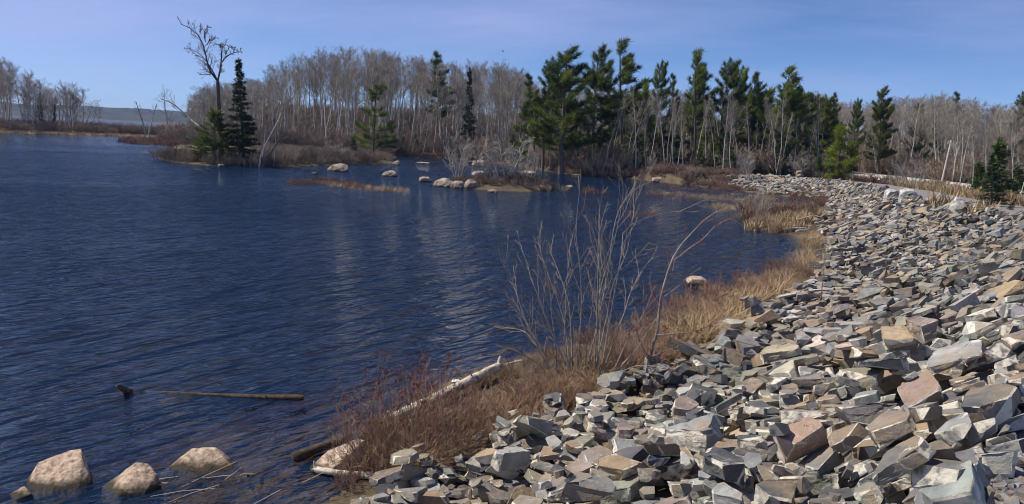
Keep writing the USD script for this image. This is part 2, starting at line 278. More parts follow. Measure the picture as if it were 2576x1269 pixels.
def ground(x, y):
    x = np.asarray(x, float); y = np.asarray(y, float); shp = x.shape; x, y = x.ravel(), y.ravel()
    pt = shapely.points(x, y); inside = shapely.contains_xy(lake_poly, x, y)
    d = shapely.distance(lake_line, pt)
    r = np.hypot(x, y)
    q = np.stack([x, y, 0 * x], 1)
    nz = meshkit.fbm(q * 0.35, 3, 3) - 0.5
    land = 0.30 * (1 - np.exp(-d / 2.5)) + 0.010 * np.minimum(d, 60) + nz * 0.22 * np.minimum(d / 3, 1) + 0.02
    far = np.clip((r - 195) / 25, 0, 1); west = np.clip((-0.43 * y - x) / np.maximum(0.03 * np.abs(y), 1), 0, 1) * (y > 0)
    land = land * (1 - far * west) + (-1.2) * far * west * (r < 1250) + far * west * (r >= 1250) * np.clip((r - 1250) / 300, -0.4, 1) * 4
    rise = np.clip((y - np.where(x > 40, 100, 118)) / 70, 0, 1) * np.clip((x + 0.40 * y) / (0.06 * np.abs(y) + 1), 0, 1) * (y > 0)
    land = land + 6.5 * rise ** 1.2
    near_bank = np.clip(1 - (np.hypot(x + 2.5, y - 6.5)) / 5.5, 0, 1)
    bed = -np.minimum(0.16 * d * (1 - 0.62 * np.clip(near_bank * 1.6, 0, 1)) + 0.03 * d * d * (1 - near_bank), 2.6) - 0.03 + nz * 0.12 * np.minimum(d, 1)
    z = np.where(inside, bed, land)
    dc, dt = shapely.distance(crest_line, pt), shapely.distance(toe_line, pt)
    cz = crest_z(x, y)
    f = dt / np.maximum(dt + dc, 1e-6)
    ind = shapely.contains_xy(dam_poly, x, y)
    z = np.where(ind, 0.10 + (cz - 0.10) * f - 0.26 * np.minimum(dt / 0.8, 1) * np.minimum(dc / 0.5, 1) - 0.06, z)
    bk = shapely.contains_xy(back_poly, x, y)
    zb = cz + nz * 0.05
    beyond = (~inside) & (~ind) & (~bk) & (dt > 3.0)
    z = np.where(bk, zb, z)
    db = shapely.distance(back_poly, pt)
    zs = cz - np.clip(db / 5.0, 0, 1) * (cz - 0.75)
    z = np.where(beyond & (db < 9), np.where(db < 5, zs, zs + (z - zs) * np.clip((db - 5) / 4, 0, 1)), z)
    for mx, my, mr, mh in MOUNDS: z = np.maximum(z, mh * np.exp(-((x - mx) ** 2 + (y - my) ** 2) / mr ** 2) * 1.25 - 0.3)
    return z.reshape(shp)
_lx, _ly = np.arange(-150, 130.1, 0.4), np.arange(19, 215.1, 0.4)
_lut = ground(*np.meshgrid(_lx, _ly, indexing='ij'))
_lut2 = ground(*np.meshgrid(np.arange(-12, 20.05, 0.1), np.arange(0, 20.65, 0.1), indexing='ij'))
from scipy.ndimage import map_coordinates
def gz(x, y):
    if y > 20 and y < 214 and -149 < x < 129: return float(map_coordinates(_lut, [[(x + 150) / 0.4], [(y - 19) / 0.4]], order=1)[0])
    if 1 < y <= 20 and -11.9 < x < 19.9: return float(map_coordinates(_lut2, [[(x + 12) / 0.1], [y / 0.1]], order=1)[0])
    return float(ground(np.array([x]), np.array([y]))[0])

az = np.radians(np.concatenate([np.linspace(-180, -46, 60)[:-1], np.linspace(-46, 46, 460), np.linspace(46, 180, 60)[1:]]))
rr = np.concatenate([[0.02], np.geomspace(0.6, 240, 330), np.geomspace(250, 2400, 40)])
AZ, RR = np.meshgrid(az, rr); GX, GY = np.sin(AZ) * RR, np.cos(AZ) * RR
GZ = ground(GX, GY)
_in = shapely.contains_xy(back_poly.buffer(0.25), GX.ravel(), GY.ravel()).reshape(GX.shape)
GZ[_in] -= 0.10 * np.clip(shapely.distance(shapely.boundary(back_poly.buffer(0.25)), shapely.points(GX[_in], GY[_in])) / 0.15, 0, 1)
gi = np.arange(GX.size).reshape(GX.shape)
gf = np.stack([gi[:-1, :-1], gi[:-1, 1:], gi[1:, 1:], gi[1:, :-1]], -1).reshape(-1, 4)[:, ::-1]
obj('ground', (np.stack([GX, GY, GZ], -1).reshape(-1, 3), gf), M_ground, smooth=True, kind='structure')

# the crest track of fine dark gravel, a sheet just above the ground
def sheet(poly, step, lift, name, mat, **kw):
    x0, y0, x1, y1 = poly.bounds
    tri = [t for t in shapely.get_parts(shapely.constrained_delaunay_triangles(poly))] if hasattr(shapely, 'constrained_delaunay_triangles') else []
    xs, ys = np.arange(x0, x1, step), np.arange(y0, y1, step)
    pts = np.stack(np.meshgrid(xs, ys), -1).reshape(-1, 2)
    pts = pts[shapely.contains_xy(poly.buffer(-step * 0.4), pts[:, 0], pts[:, 1])]
    ring = np.array(shapely.segmentize(poly.exterior, step).coords)[:-1]
    allp = np.vstack([pts, ring])
    from scipy.spatial import Delaunay
    t = Delaunay(allp).simplices
    c = allp[t].mean(1); t = t[shapely.contains_xy(poly, c[:, 0], c[:, 1])]
    a = allp[t]; e1, e2 = a[:, 1] - a[:, 0], a[:, 2] - a[:, 0]; s = e1[:, 0] * e2[:, 1] - e1[:, 1] * e2[:, 0]; t[s < 0] = t[s < 0][:, ::-1]
    z = ground(allp[:, 0], allp[:, 1]) + lift
    return obj(name, (np.column_stack([allp, z]), t), mat, smooth=True, **kw)
track = back_poly.intersection(shapely.box(-6, -5, 40, 72)).buffer(0.25)
if track.geom_type != 'Polygon': track = max(track.geoms, key=lambda g: g.area)
sheet(track, 0.45, 0.012, 'crest_track', M_gravel, kind='structure')
ROAD = np.array([(30.5, 30), (34.5, 48), (37.0, 65), (38.6, 82), (38.6, 97), (36.5, 112), (31, 130), (22, 150)], float)
road_poly = shapely.LineString(spline(ROAD, 60)).buffer(2.4, cap_style='flat')
_g0 = ground
def ground(x, y, _g=_g0):
    z = _g(x, y); x = np.asarray(x, float); y = np.asarray(y, float)
    return z
rp = np.array(shapely.segmentize(shapely.LineString(spline(ROAD, 40)), 1.0).coords)
rn = unit(np.gradient(rp, axis=0)); rn = np.stack([rn[:, 1], -rn[:, 0]], 1)
offs = np.array([-3.0, -2.5, -1.2, 0, 1.2, 2.5, 3.0]); hz = np.array([-0.25, 0.0, 0.04, 0.07, 0.04, 0.0, -0.25])
base = np.maximum(ground(rp[:, 0], rp[:, 1]), 0.8) + 0.32
from scipy.ndimage import gaussian_filter1d
base = gaussian_filter1d(base, 8, mode='nearest')
rv = np.stack([np.column_stack([rp + rn * o, base + h]) for o, h in zip(offs, hz)], 1)
ri = np.arange(rv.shape[0] * 7).reshape(-1, 7)
obj('road', (rv.reshape(-1, 3), np.stack([ri[:-1, :-1], ri[:-1, 1:], ri[1:, 1:], ri[1:, :-1]], -1).reshape(-1, 4)[:, ::-1]), M_road, smooth=True, kind='structure')

# ------------------------------------------------------------------ water: one closed body whose tea-brown depth swallows light
def water_material():
    n = {'g': ('geometry', {}),
         'm1': ('mapping', {'mapping_type': 'texture', 'rotation': (0, 0, 1.05), 'scale': (1.2, 0.32, 1)}), 'n1': ('noise_texture', {'scale': 1.0, 'detail': 1.3, 'roughness': 0.42, 'distortion': 0.5}),
         'm0': ('mapping', {'mapping_type': 'texture', 'rotation': (0, 0, 1.12), 'scale': (4.2, 0.85, 1)}), 'n0': ('noise_texture', {'scale': 1.0, 'detail': 1.0, 'roughness': 0.4, 'distortion': 0.3}), 'a0': ('math', {'math_type': 'multiply_add', 'value2': 1.2}), 'px': ('separate_xyz', {}), 'pa': ('math', {'math_type': 'multiply', 'value2': 0.5}), 'pb': ('math', {'math_type': 'subtract'}), 'pr': ('map_range', {'from_min': 30.0, 'from_max': 105.0, 'to_min': 1.0, 'to_max': 0.28, 'clamp': True}), 'mv': ('math', {'math_type': 'multiply'}),
         'm2': ('mapping', {'mapping_type': 'texture', 'rotation': (0, 0, 0.75), 'scale': (0.28, 0.11, 1)}), 'n2': ('noise_texture', {'scale': 1.0, 'detail': 3.0, 'roughness': 0.5, 'distortion': 0.4}),
         'm3': ('mapping', {'mapping_type': 'texture', 'rotation': (0, 0, 0.5), 'scale': (45, 22, 1)}), 'n3': ('noise_texture', {'scale': 1.0, 'detail': 3.0}),
         'r3': ('map_range', {'from_min': 0.35, 'from_max': 0.65, 'to_min': 0.5, 'to_max': 1.15, 'clamp': True}),
         's2': ('math', {'math_type': 'multiply', 'value2': 0.30}), 'ad': ('math', {'math_type': 'add'}), 'mu': ('math', {'math_type': 'multiply'}),
         'b': ('bump', {'strength': 1.0, 'distance': 0.36}),
         'fr': ('fresnel', {'IOR': 1.38}), 'tr': ('transparent_bsdf', {'color': (1, 1, 1)}), 'gl': ('glossy_bsdf', {'roughness': 0.015, 'color': (0.86, 0.95, 1.0), 'distribution': 'ggx'}),
         'df': ('principled_bsdf', {'base_color': (0.03, 0.10, 0.26), 'roughness': 1.0, 'specular_ior_level': 0.0}), 'bd': ('mix_closure', {'fac': 0.09}), 'mx': ('mix_closure', {}), 'vol': ('absorption_volume', {'color': (0.42, 0.24, 0.08), 'density': 3.8})}
    l = [('g.position', 'm1.vector'), ('g.position', 'm2.vector'), ('g.position', 'm3.vector'), ('m1.vector', 'n1.vector'), ('m2.vector', 'n2.vector'), ('m3.vector', 'n3.vector'),
         ('n2.fac', 's2.value1'), ('g.position', 'm0.vector'), ('m0.vector', 'n0.vector'), ('n0.fac', 'a0.value1'), ('n1.fac', 'a0.value3'), ('a0.value', 'ad.value1'), ('s2.value', 'ad.value2'), ('n3.fac', 'r3.value'), ('ad.value', 'mu.value1'), ('r3.result', 'mu.value2'),
         ('g.position', 'px.vector'), ('px.y', 'pa.value1'), ('pa.value', 'pb.value1'), ('px.x', 'pb.value2'), ('pb.value', 'pr.value'), ('mu.value', 'mv.value1'), ('pr.result', 'mv.value2'), ('mv.value', 'b.height'), ('b.normal', 'fr.normal'), ('b.normal', 'gl.normal'), ('fr.fac', 'mx.fac'), ('tr.BSDF', 'bd.closure1'), ('df.BSDF', 'bd.closure2'), ('bd.closure', 'mx.closure1'), ('gl.BSDF', 'mx.closure2')]
    return usdkit.material(stage, '/World/Looks/lake_water', n, l, surface='mx.closure', volume='vol.volume')
wz, wb, WX = 0.0, -3.2, 1700.0
wv = [(-WX, -WX * 0.3, wz), (WX, -WX * 0.3, wz), (WX, WX, wz), (-WX, WX, wz), (-WX, -WX * 0.3, wb), (WX, -WX * 0.3, wb), (WX, WX, wb), (-WX, WX, wb)]
wf = [(0, 1, 2, 3), (7, 6, 5, 4), (0, 4, 5, 1), (1, 5, 6, 2), (2, 6, 7, 3), (3, 7, 4, 0)]
obj('lake_water', (wv, wf), water_material(), kind='structure')

# ------------------------------------------------------------------ far hill across the lake, and the air
def hill(name, R, h0, seed, bumps):
    a = np.radians(np.linspace(-62, 6, 520)); s = np.linspace(0, 1, 16)
    prof = meshkit.fbm(np.stack([np.degrees(a) * 0.16, 0 * a, 0 * a], 1), 3, seed)
    hh = h0 * (0.72 + 0.55 * prof) * np.clip((np.degrees(a) + 66) / 16, 0, 1)
    A, S = np.meshgrid(a, s); H = np.broadcast_to(hh, A.shape)
    rad = R + S * 420
    z = -1.0 + (H + 1) * np.sin(S * math.pi / 2) ** 0.9
    tex = meshkit.fbm(np.stack([np.sin(A) * rad, np.cos(A) * rad, z], -1) * 0.045, 4, seed + 3) - 0.5
    z = z + tex * bumps * np.clip(S * 4, 0, 1) + np.abs(meshkit.noise(np.stack([A * 900, S * 60, 0 * A], -1), 5)) * 2.2 * np.clip(S * 4, 0, 1)
    v = np.stack([np.sin(A) * rad, np.cos(A) * rad, z], -1).reshape(-1, 3)
    i = np.arange(A.size).reshape(A.shape)
    obj(name, (v, np.stack([i[:-1, :-1], i[:-1, 1:], i[1:, 1:], i[1:, :-1]], -1).reshape(-1, 4)[:, ::-1]), M_hill, smooth=True, kind='structure')
hill('far_hill', 1500, 24, 11, 5.0)
hill('far_hill', 1330, 10, 23, 3.0)
hv = trimesh.creation.box(bounds=[(-2600, -2600, -5.5), (2600, 2600, 62)])
hm = usdkit.material(stage, '/World/Looks/haze', {'v': ('principled_volume', {'color': (0.20, 0.36, 0.80), 'density': 0.00015, 'anisotropy': 0.0})}, volume='v.volume')
obj('haze', (hv.vertices, hv.faces), hm, kind='stuff', label='thin blue haze of air over the lake and the wood')
# ------------------------------------------------------------------ riprap: angular slate stones stacked on the dam
rng = np.random.default_rng(7)
def planes_of(a, b, c, rng, sides=6, cuts=2):
    """Half spaces n.x <= d of an angular slab about a x b x c."""
    n, d = [], []
    for s in (1, -1):
        n.append(unit(V(rng.normal() * 0.10, rng.normal() * 0.10, s))); d.append(c / 2)
    th = np.sort((np.arange(sides) + rng.uniform(-0.36, 0.36, sides)) / sides * 2 * math.pi) + rng.random() * 6.28
    for t in th:
        tilt = rng.normal() * 0.28; m = unit(V(math.cos(t), math.sin(t), tilt)); n.append(m)
        d.append(rng.uniform(0.84, 1.0) / 2 * math.hypot(a * m[0], b * m[1]))
    for _ in range(cuts):
        m = unit(V(rng.normal() * 1.0, rng.normal() * 1.0, rng.normal() * 0.9)); n.append(m)
        d.append(rng.uniform(0.66, 0.85) / 2 * math.sqrt((a * m[0]) ** 2 + (b * m[1]) ** 2 + (c * m[2]) ** 2))
    return np.array(n), np.array(d)
def solid(n, d):
    p = HalfspaceIntersection(np.column_stack([n, -d]), np.zeros(3)).intersections
    p = p[np.isfinite(p).all(1)]
    h = ConvexHull(np.unique(np.round(p, 6), axis=0))
    q, f = h.points, h.simplices.copy()
    cr = np.cross(q[f[:, 1]] - q[f[:, 0]], q[f[:, 2]] - q[f[:, 0]]); fl = (cr * h.equations[:, :3]).sum(1) < 0
    f[fl] = f[fl][:, ::-1]
    which = np.argmax(h.equations[:, :3] @ n.T - np.abs(-h.equations[:, 3:4] - d[None]) * 20, axis=1)
    return q, f, which
def chamfered(n, d, rng, lo, hi, chips=3):
    """The same stone with its edges broken: one more plane along every edge and a few small chips."""
    q, f, w = solid(n, d); edges = {}
    for t, k in zip(f, w):
        for i in range(3):
            edges.setdefault(tuple(sorted((t[i], t[(i + 1) % 3]))), []).append(k)
    nn, dd = [], []
    for (i, j), ks in edges.items():
        if len(ks) == 2 and ks[0] != ks[1]:
            m = unit(n[ks[0]] + n[ks[1]] + rng.normal(size=3) * 0.12); nn.append(m); dd.append(max(m @ q[i], m @ q[j]) - rng.uniform(lo, hi))
    for _ in range(chips):
        i = rng.integers(len(q)); m = unit(unit(q[i]) + rng.normal(size=3) * 0.35); nn.append(m); dd.append(m @ q[i] - rng.uniform(hi, hi * 3.5))
    nn, dd = np.array(nn), np.array(dd); keep = dd > 0.4 * d.min(); nn, dd = nn[keep], dd[keep]
    q2, f2, w2 = solid(np.vstack([n, nn]), np.concatenate([d, dd]))
    return q2, f2, (w2 >= len(n)).astype(float)
def fractured(q, f, step, amp, seed):
    """Breaks the flat faces up: finer triangles pushed in and out along stepped noise, as slate splits."""
    v, f2, idx = trimesh.remesh.subdivide_to_size(q, f, step, return_index=True)
    m = trimesh.Trimesh(v, f2, process=False); keyv = np.round(v, 5); u, inv = np.unique(keyv, axis=0, return_inverse=True); inv = inv.ravel()
    nn = np.zeros((len(u), 3)); fn = m.face_normals * m.area_faces[:, None]
    for c in range(3): np.add.at(nn, inv[f2[:, c]], fn)
    nn = unit(nn); r = np.random.default_rng(seed); off = r.random(3) * 50; st = np.array([5.0, 5.0, 11.0])
    a = meshkit.fbm(u * st + off, 3, seed % 97) - 0.5; b = np.abs(meshkit.noise(u * st * 0.8 + off + 9, seed % 89) - 0.5) * 2
    d = amp * (a * 1.6 - 0.5 * (b < 0.18)); u2 = u + nn * d[:, None]
    return u2[inv], f2, idx
NT = 48; TEMPL = []
for k in range(NT):
    b, c = rng.uniform(0.5, 0.95), rng.uniform(0.18, 0.46)
    n, d = planes_of(1.0, b, c, rng, sides=int(rng.integers(4, 7)), cuts=int(rng.integers(0, 4)))
    q, f, w = solid(n, d)
    TEMPL.append((n, d, q, f, w))
PAL = [((0.16, 0.167, 0.173), 28), ((0.255, 0.26, 0.258), 17), ((0.075, 0.078, 0.085), 14), ((0.21, 0.187, 0.152), 13), ((0.24, 0.182, 0.125), 8), ((0.19, 0.16, 0.145), 7), ((0.185, 0.19, 0.165), 9), ((0.38, 0.355, 0.31), 3)]
_pw = np.array([p[1] for p in PAL], float); _pw /= _pw.sum()
def tone(rng): return np.clip(np.array(PAL[rng.choice(len(PAL), p=_pw)][0]) * rng.uniform(0.82, 1.2) * (1 + rng.normal(size=3) * 0.025), 0.03, 0.6)
_BASE = {}
def rot_to(nrm, spin, tx, ty):
    ck = tuple(np.round(nrm, 4))
    if ck not in _BASE: z = unit(nrm); x = unit(np.cross(V(0, 1, 0.01), z)); y = np.cross(z, x); _BASE[ck] = np.stack([x, y, z], 1)
    B = _BASE[ck]
    cs, sn = math.cos(spin), math.sin(spin); Z = np.array([[cs, -sn, 0], [sn, cs, 0], [0, 0, 1]])
    X = np.array([[1, 0, 0], [0, math.cos(tx), -math.sin(tx)], [0, math.sin(tx), math.cos(tx)]]); Y = np.array([[math.cos(ty), 0, math.sin(ty)], [0, 1, 0], [-math.sin(ty), 0, math.cos(ty)]])
    return B @ X @ Y @ Z
CELL = 0.03; HX0, HY0 = -6.0, 1.5; HNX, HNY = int(32 / CELL), int(72 / CELL)
zone = dam_poly.buffer(0.02).intersection(shapely.box(-4, 1.7, 26, 73))
HG = np.full((HNX, HNY), np.nan, np.float32)
cx, cy = np.meshgrid(np.arange(0, HNX, 4), np.arange(0, HNY, 4), indexing='ij')
cz_ = np.full(cx.shape, np.nan); wx, wy = HX0 + (cx + 2) * CELL, HY0 + (cy + 2) * CELL
ok = shapely.contains_xy(zone.buffer(0.9), wx, wy); cz_[ok] = ground(wx[ok], wy[ok])
HG = np.repeat(np.repeat(cz_, 4, 0), 4, 1)[:HNX, :HNY].astype(np.float32)
HG = np.where(np.isnan(HG), 9.0, HG)
HG0 = HG.copy()
NRM = {}
def slope_n(x, y):
    e = 0.5; z = ground(np.array([x - e, x + e, x, x]), np.array([y, y, y - e, y + e])); return unit(V(z[0] - z[1], z[2] - z[3], 2 * e))
def drop(x, y, R, s, k, stride=1, pct=93):
    """Where template k, turned by R and scaled by s, comes to rest at x, y: (height, mean gap, cells, top)."""
    n, d, q, _, _ = TEMPL[k]; N = n @ R.T; D = d * s; Q = (q * s) @ R.T
    lo, hi = Q[:, :2].min(0), Q[:, :2].max(0)
    i0, i1 = int((x + lo[0] - HX0) / CELL), int((x + hi[0] - HX0) / CELL) + 1; j0, j1 = int((y + lo[1] - HY0) / CELL), int((y + hi[1] - HY0) / CELL) + 1
    if i0 < 0 or j0 < 0 or i1 >= HNX or j1 >= HNY: return None
    ii, jj = np.mgrid[i0:i1:stride, j0:j1:stride]
    gx, gy = (HX0 + (ii + 0.5) * CELL - x)[..., None], (HY0 + (jj + 0.5) * CELL - y)[..., None]
    nz = np.where(np.abs(N[:, 2]) < 0.02, 0.02, N[:, 2]); zz = (D - gx * N[:, 0] - gy * N[:, 1]) / nz
    top = np.where(nz > 0, zz, 9e9).min(-1); bot = np.where(nz < 0, zz, -9e9).max(-1)
    m = top > bot + 0.004
    if m.sum() < 3: return None
    H = HG[ii, jj]; g = (H - bot)[m]
    q_ = min(int(len(g) * pct / 100), len(g) - 1); z = np.partition(g, q_)[q_]
    return z, float(np.mean(z - g)), ii[m], jj[m], top[m]
STONES = []
def put(x, y, R, s, k, r, col=None):
    z, gap, ii, jj, top = r
    HG[ii, jj] = np.maximum(HG[ii, jj], top + z); STONES.append((x, y, z, R, s, k, tone(rng) if col is None else np.array(col)))
bx0, by0, bx1, by1 = zone.bounds
def pick(n):
    """random places in the zone, fewer of them far away"""
    out = []
    while len(out) < n:
        y = by0 + (by1 - by0) * rng.random(4000); x = bx0 + (bx1 - bx0) * rng.random(4000)
        px, py = proj(np.stack([x, y, 0 * x + 1.2], 1)); keep = shapely.contains_xy(zone, x, y) & (px < 2576 + 330) & (px > 300)
        out += list(zip(x[keep], y[keep]))
    return out[:n]
NEARZ, MIDZ, FARZ = (zone.intersection(shapely.box(-9, 0, 40, 13.5)), zone.intersection(shapely.box(-9, 13.5, 40, 27)), zone.intersection(shapely.box(-9, 27, 40, 80)))
def pick(n, zz):
    out = []; x0, y0, x1, y1 = zz.bounds
    while len(out) < n:
        x, y = rng.uniform(x0, x1, 4000), rng.uniform(y0, y1, 4000); px, py = proj(np.stack([x, y, 0 * x + 1.2], 1)); keep = shapely.contains_xy(zz, x, y) & (px < 2576 + 330) & (px > 300)
        out += list(zip(x[keep], y[keep]))
    return out[:n]
def seen_area(zz):
    x0, y0, x1, y1 = zz.bounds; r = np.random.default_rng(1); x, y = r.uniform(x0, x1, 6000), r.uniform(y0, y1, 6000); px, py = proj(np.stack([x, y, 0 * x + 1.2], 1))
    return (shapely.contains_xy(zz, x, y) & (px < 2576 + 330) & (px > 300)).mean() * (x1 - x0) * (y1 - y0)
def layer(per, med, sig, lo, hi, tilt, zz, K=4, tries=2, stride=1, pct=90):
    cand = pick(int(seen_area(zz) * per) * tries, zz)
    for a in range(0, len(cand) - tries + 1, tries):
        best = None
        for x, y in cand[a:a + tries]:
            i, j = min(max(int((x - HX0) / CELL), 0), HNX - 1), min(max(int((y - HY0) / CELL), 0), HNY - 1); h = HG[i, j] - HG0[i, j]
            if best is None or h < best[0]: best = (h, x, y)
        _, x, y = best; s = float(np.clip(med * math.exp(rng.normal() * sig), lo, hi)); key = (int(x / 2), int(y / 2))
        if key not in NRM: NRM[key] = slope_n(x, y)
        res = None
        for _ in range(K):
            k = int(rng.integers(NT)); R = rot_to(NRM[key], rng.random() * 6.28, rng.normal() * tilt, rng.normal() * tilt); r = drop(x, y, R, s, k, stride, pct)
            if r is not None and (res is None or r[1] < res[0]): res = (r[1], R, k, r)
        if res: put(x, y, res[1], s, res[2], res[3])
layer(22, 0.24, 0.22, 0.15, 0.34, 0.12, NEARZ, K=3, pct=75); layer(22, 0.27, 0.22, 0.16, 0.38, 0.12, MIDZ, K=2, pct=75); layer(15, 0.32, 0.22, 0.2, 0.45, 0.14, FARZ, K=2, stride=2, pct=75)
# stones one can name, laid where the photograph shows them (on the settled lower layer)
NAMED = []
def named(px, py, z, size, col, label, k, spin, tx, ty, cat='stone'):
    p = at(px, py, z); key = slope_n(p[0], p[1]); R = rot_to(key, spin, tx, ty)
    r = drop(p[0], p[1], R, size, k)
    if r: NAMED.append(len(STONES)); put(p[0], p[1], R, size, k, r, col); STONES[-1] = STONES[-1] + ((label, cat),)
layer(13, 0.27, 0.22, 0.19, 0.37, 0.15, NEARZ, K=7)
for a in [(2015, 1165, 1.15, 0.42, (0.33, 0.235, 0.20), 'big pink topped slab with a dark front face, low in the stones', 3, 0.4, 0.28, 0.1),
          (1408, 1262, 0.85, 0.15, (0.46, 0.32, 0.15), 'small ochre yellow stone at the bottom edge of the bank', 7, 1.0, 0.2, 0.1),
          (2180, 1075, 1.2, 0.46, (0.20, 0.185, 0.19), 'largest dark grey purple block below the crest', 11, 0.0, 0.1, 0.1),
          (2315, 1070, 1.3, 0.30, (0.28, 0.205, 0.185), 'pink stone netted with white veins beside the dark block', 15, 0.7, 0.5, -0.3),
          (1330, 1080, 0.5, 0.42, (0.25, 0.26, 0.23), 'long grey green slab tilted at the edge of the brown shrubs', 21, 0.5, -0.35, 0.2),
          (1740, 1150, 0.95, 0.36, (0.24, 0.27, 0.295), 'smooth pale blue slab lying flat among the stones', 5, 0.2, 0.1, 0.0),
          (1960, 915, 0.75, 0.62, (0.33, 0.30, 0.23), 'long tan edged slab bridging a black gap', 9, 0.1, 0.05, 0.0),
          (2125, 920, 0.9, 0.33, (0.38, 0.31, 0.28), 'pale pink white stone beside the bridging slab', 17, 0.4, 0.1, 0.2),
          (2250, 955, 1.1, 0.40, (0.36, 0.28, 0.19), 'orange tan pointed slab leaning on grey blocks', 23, 0.9, 0.4, 0.1),
          (2400, 985, 1.35, 0.46, (0.27, 0.28, 0.29), 'flat grey slab near the gravel with a straight pale front edge', 26, 0.1, 0.05, 0.05),
          (1440, 1185, 0.7, 0.40, (0.24, 0.20, 0.19), 'purple grey slab with a chipped white edge above the yellow stone', 30, 0.6, 0.15, 0.1)]:
    named(*a)
layer(13, 0.20, 0.35, 0.09, 0.36, 0.20, NEARZ, K=7); layer(20, 0.20, 0.32, 0.10, 0.34, 0.18, MIDZ, K=4); layer(12, 0.27, 0.3, 0.14, 0.4, 0.18, FARZ, K=3, stride=2)
layer(9, 0.085, 0.35, 0.05, 0.16, 0.4, NEARZ, K=2, tries=3); layer(10, 0.12, 0.3, 0.07, 0.2, 0.4, MIDZ, K=2, tries=3)
def view_size(i):
    x, y, z, R, s = STONES[i][:5]; px, py = proj(V(x, y, z)); h = HG[int((x - HX0) / CELL), int((y - HY0) / CELL)]
    if not (-20 < px < 2596 and py < 1300): return -1
    seen = 1.0 if h - z < 0.75 * s else 0.15
    return s / math.hypot(x, y) * seen
order = sorted(range(len(STONES)), key=lambda i: -view_size(i))
own = set([o for o in order if o not in set(NAMED)][:300]) | set(NAMED)
bank = UsdGeom.Xform.Define(stage, path_for('riprap_bank')); tag(bank, kind='structure')
rest_v, rest_t, rest_w = [], [], []
fine = {}
for i, st in enumerate(STONES):
    x, y, z, R, s, k, col = st[:7]; n, d, q, f, w = TEMPL[k]
    if i in own or (y < 9 and s > 0.12):
        q, f, ww = chamfered(n * 1.0, d * s, rng, 0.004, 0.010 if s > 0.2 else 0.007, chips=5)
        if i in own: q, f, org = fractured(q, f, 0.045 if s > 0.2 else 0.038, 0.034 * s, i); ww = ww[org]
        v = q @ R.T
    else: ww = np.zeros(len(f)); v = (q * s) @ R.T
    v = v[f].reshape(-1, 3); ww = np.repeat(ww, 3); nf = np.arange(len(v)).reshape(-1, 3)
    if i in own:
        pr = dict(attrs={'tone': np.tile(col, (len(v), 1)), 'wear': ww})
        if len(st) > 7:
            o = obj('stone', (v + V(x, y, z), nf), M_stone, label=st[7][0], cat=st[7][1], **pr)
        else: obj('stone', (v + V(x, y, z), nf), M_stone, bank, **pr)
    else: rest_v.append(v + V(x, y, z)); rest_t.append(np.tile(col, (len(v), 1))); rest_w.append(ww)
rv_ = np.vstack(rest_v)
obj('further_stones', (rv_, np.arange(len(rv_)).reshape(-1, 3)), M_stone, bank, attrs={'tone': np.vstack(rest_t), 'wear': np.concatenate(rest_w)}, kind='stuff')
# fine gravel of the crest near the camera
gp = []
while len(gp) < 5200:
    p = at(rng.uniform(2250, 2620), rng.uniform(900, 1290), 1.66)
    if shapely.contains_xy(back_poly.buffer(0.25), p[0], p[1]) and p[1] > 1.5: gp.append(p)
gv, gt = [], []
for p in gp:
    k = int(rng.integers(NT)); s = float(np.clip(0.030 * math.exp(rng.normal() * 0.45), 0.012, 0.085)); n, d, q, f, w = TEMPL[k]
    R = rot_to(V(0, 0, 1), rng.random() * 6.28, rng.normal() * 0.3, rng.normal() * 0.3)
    v = ((q * s) @ R.T)[f].reshape(-1, 3) + V(p[0], p[1], gz(p[0], p[1]) + 0.02 + s * 0.12); gv.append(v)
    c = np.array([0.17, 0.18, 0.20]) * rng.uniform(0.5, 1.6) if rng.random() < 0.8 else np.array([0.28, 0.21, 0.18]) * rng.uniform(0.7, 1.2); gt.append(np.tile(c, (len(v), 1)))
gv = np.vstack(gv); obj('loose_gravel', (gv, np.arange(len(gv)).reshape(-1, 3)), M_stone, attrs={'tone': np.vstack(gt), 'wear': np.zeros(len(gv))}, kind='stuff', label='loose dark slate gravel along the crest track', cat='gravel')
print('stones', len(STONES), 'triangles', len(rv_) // 3)
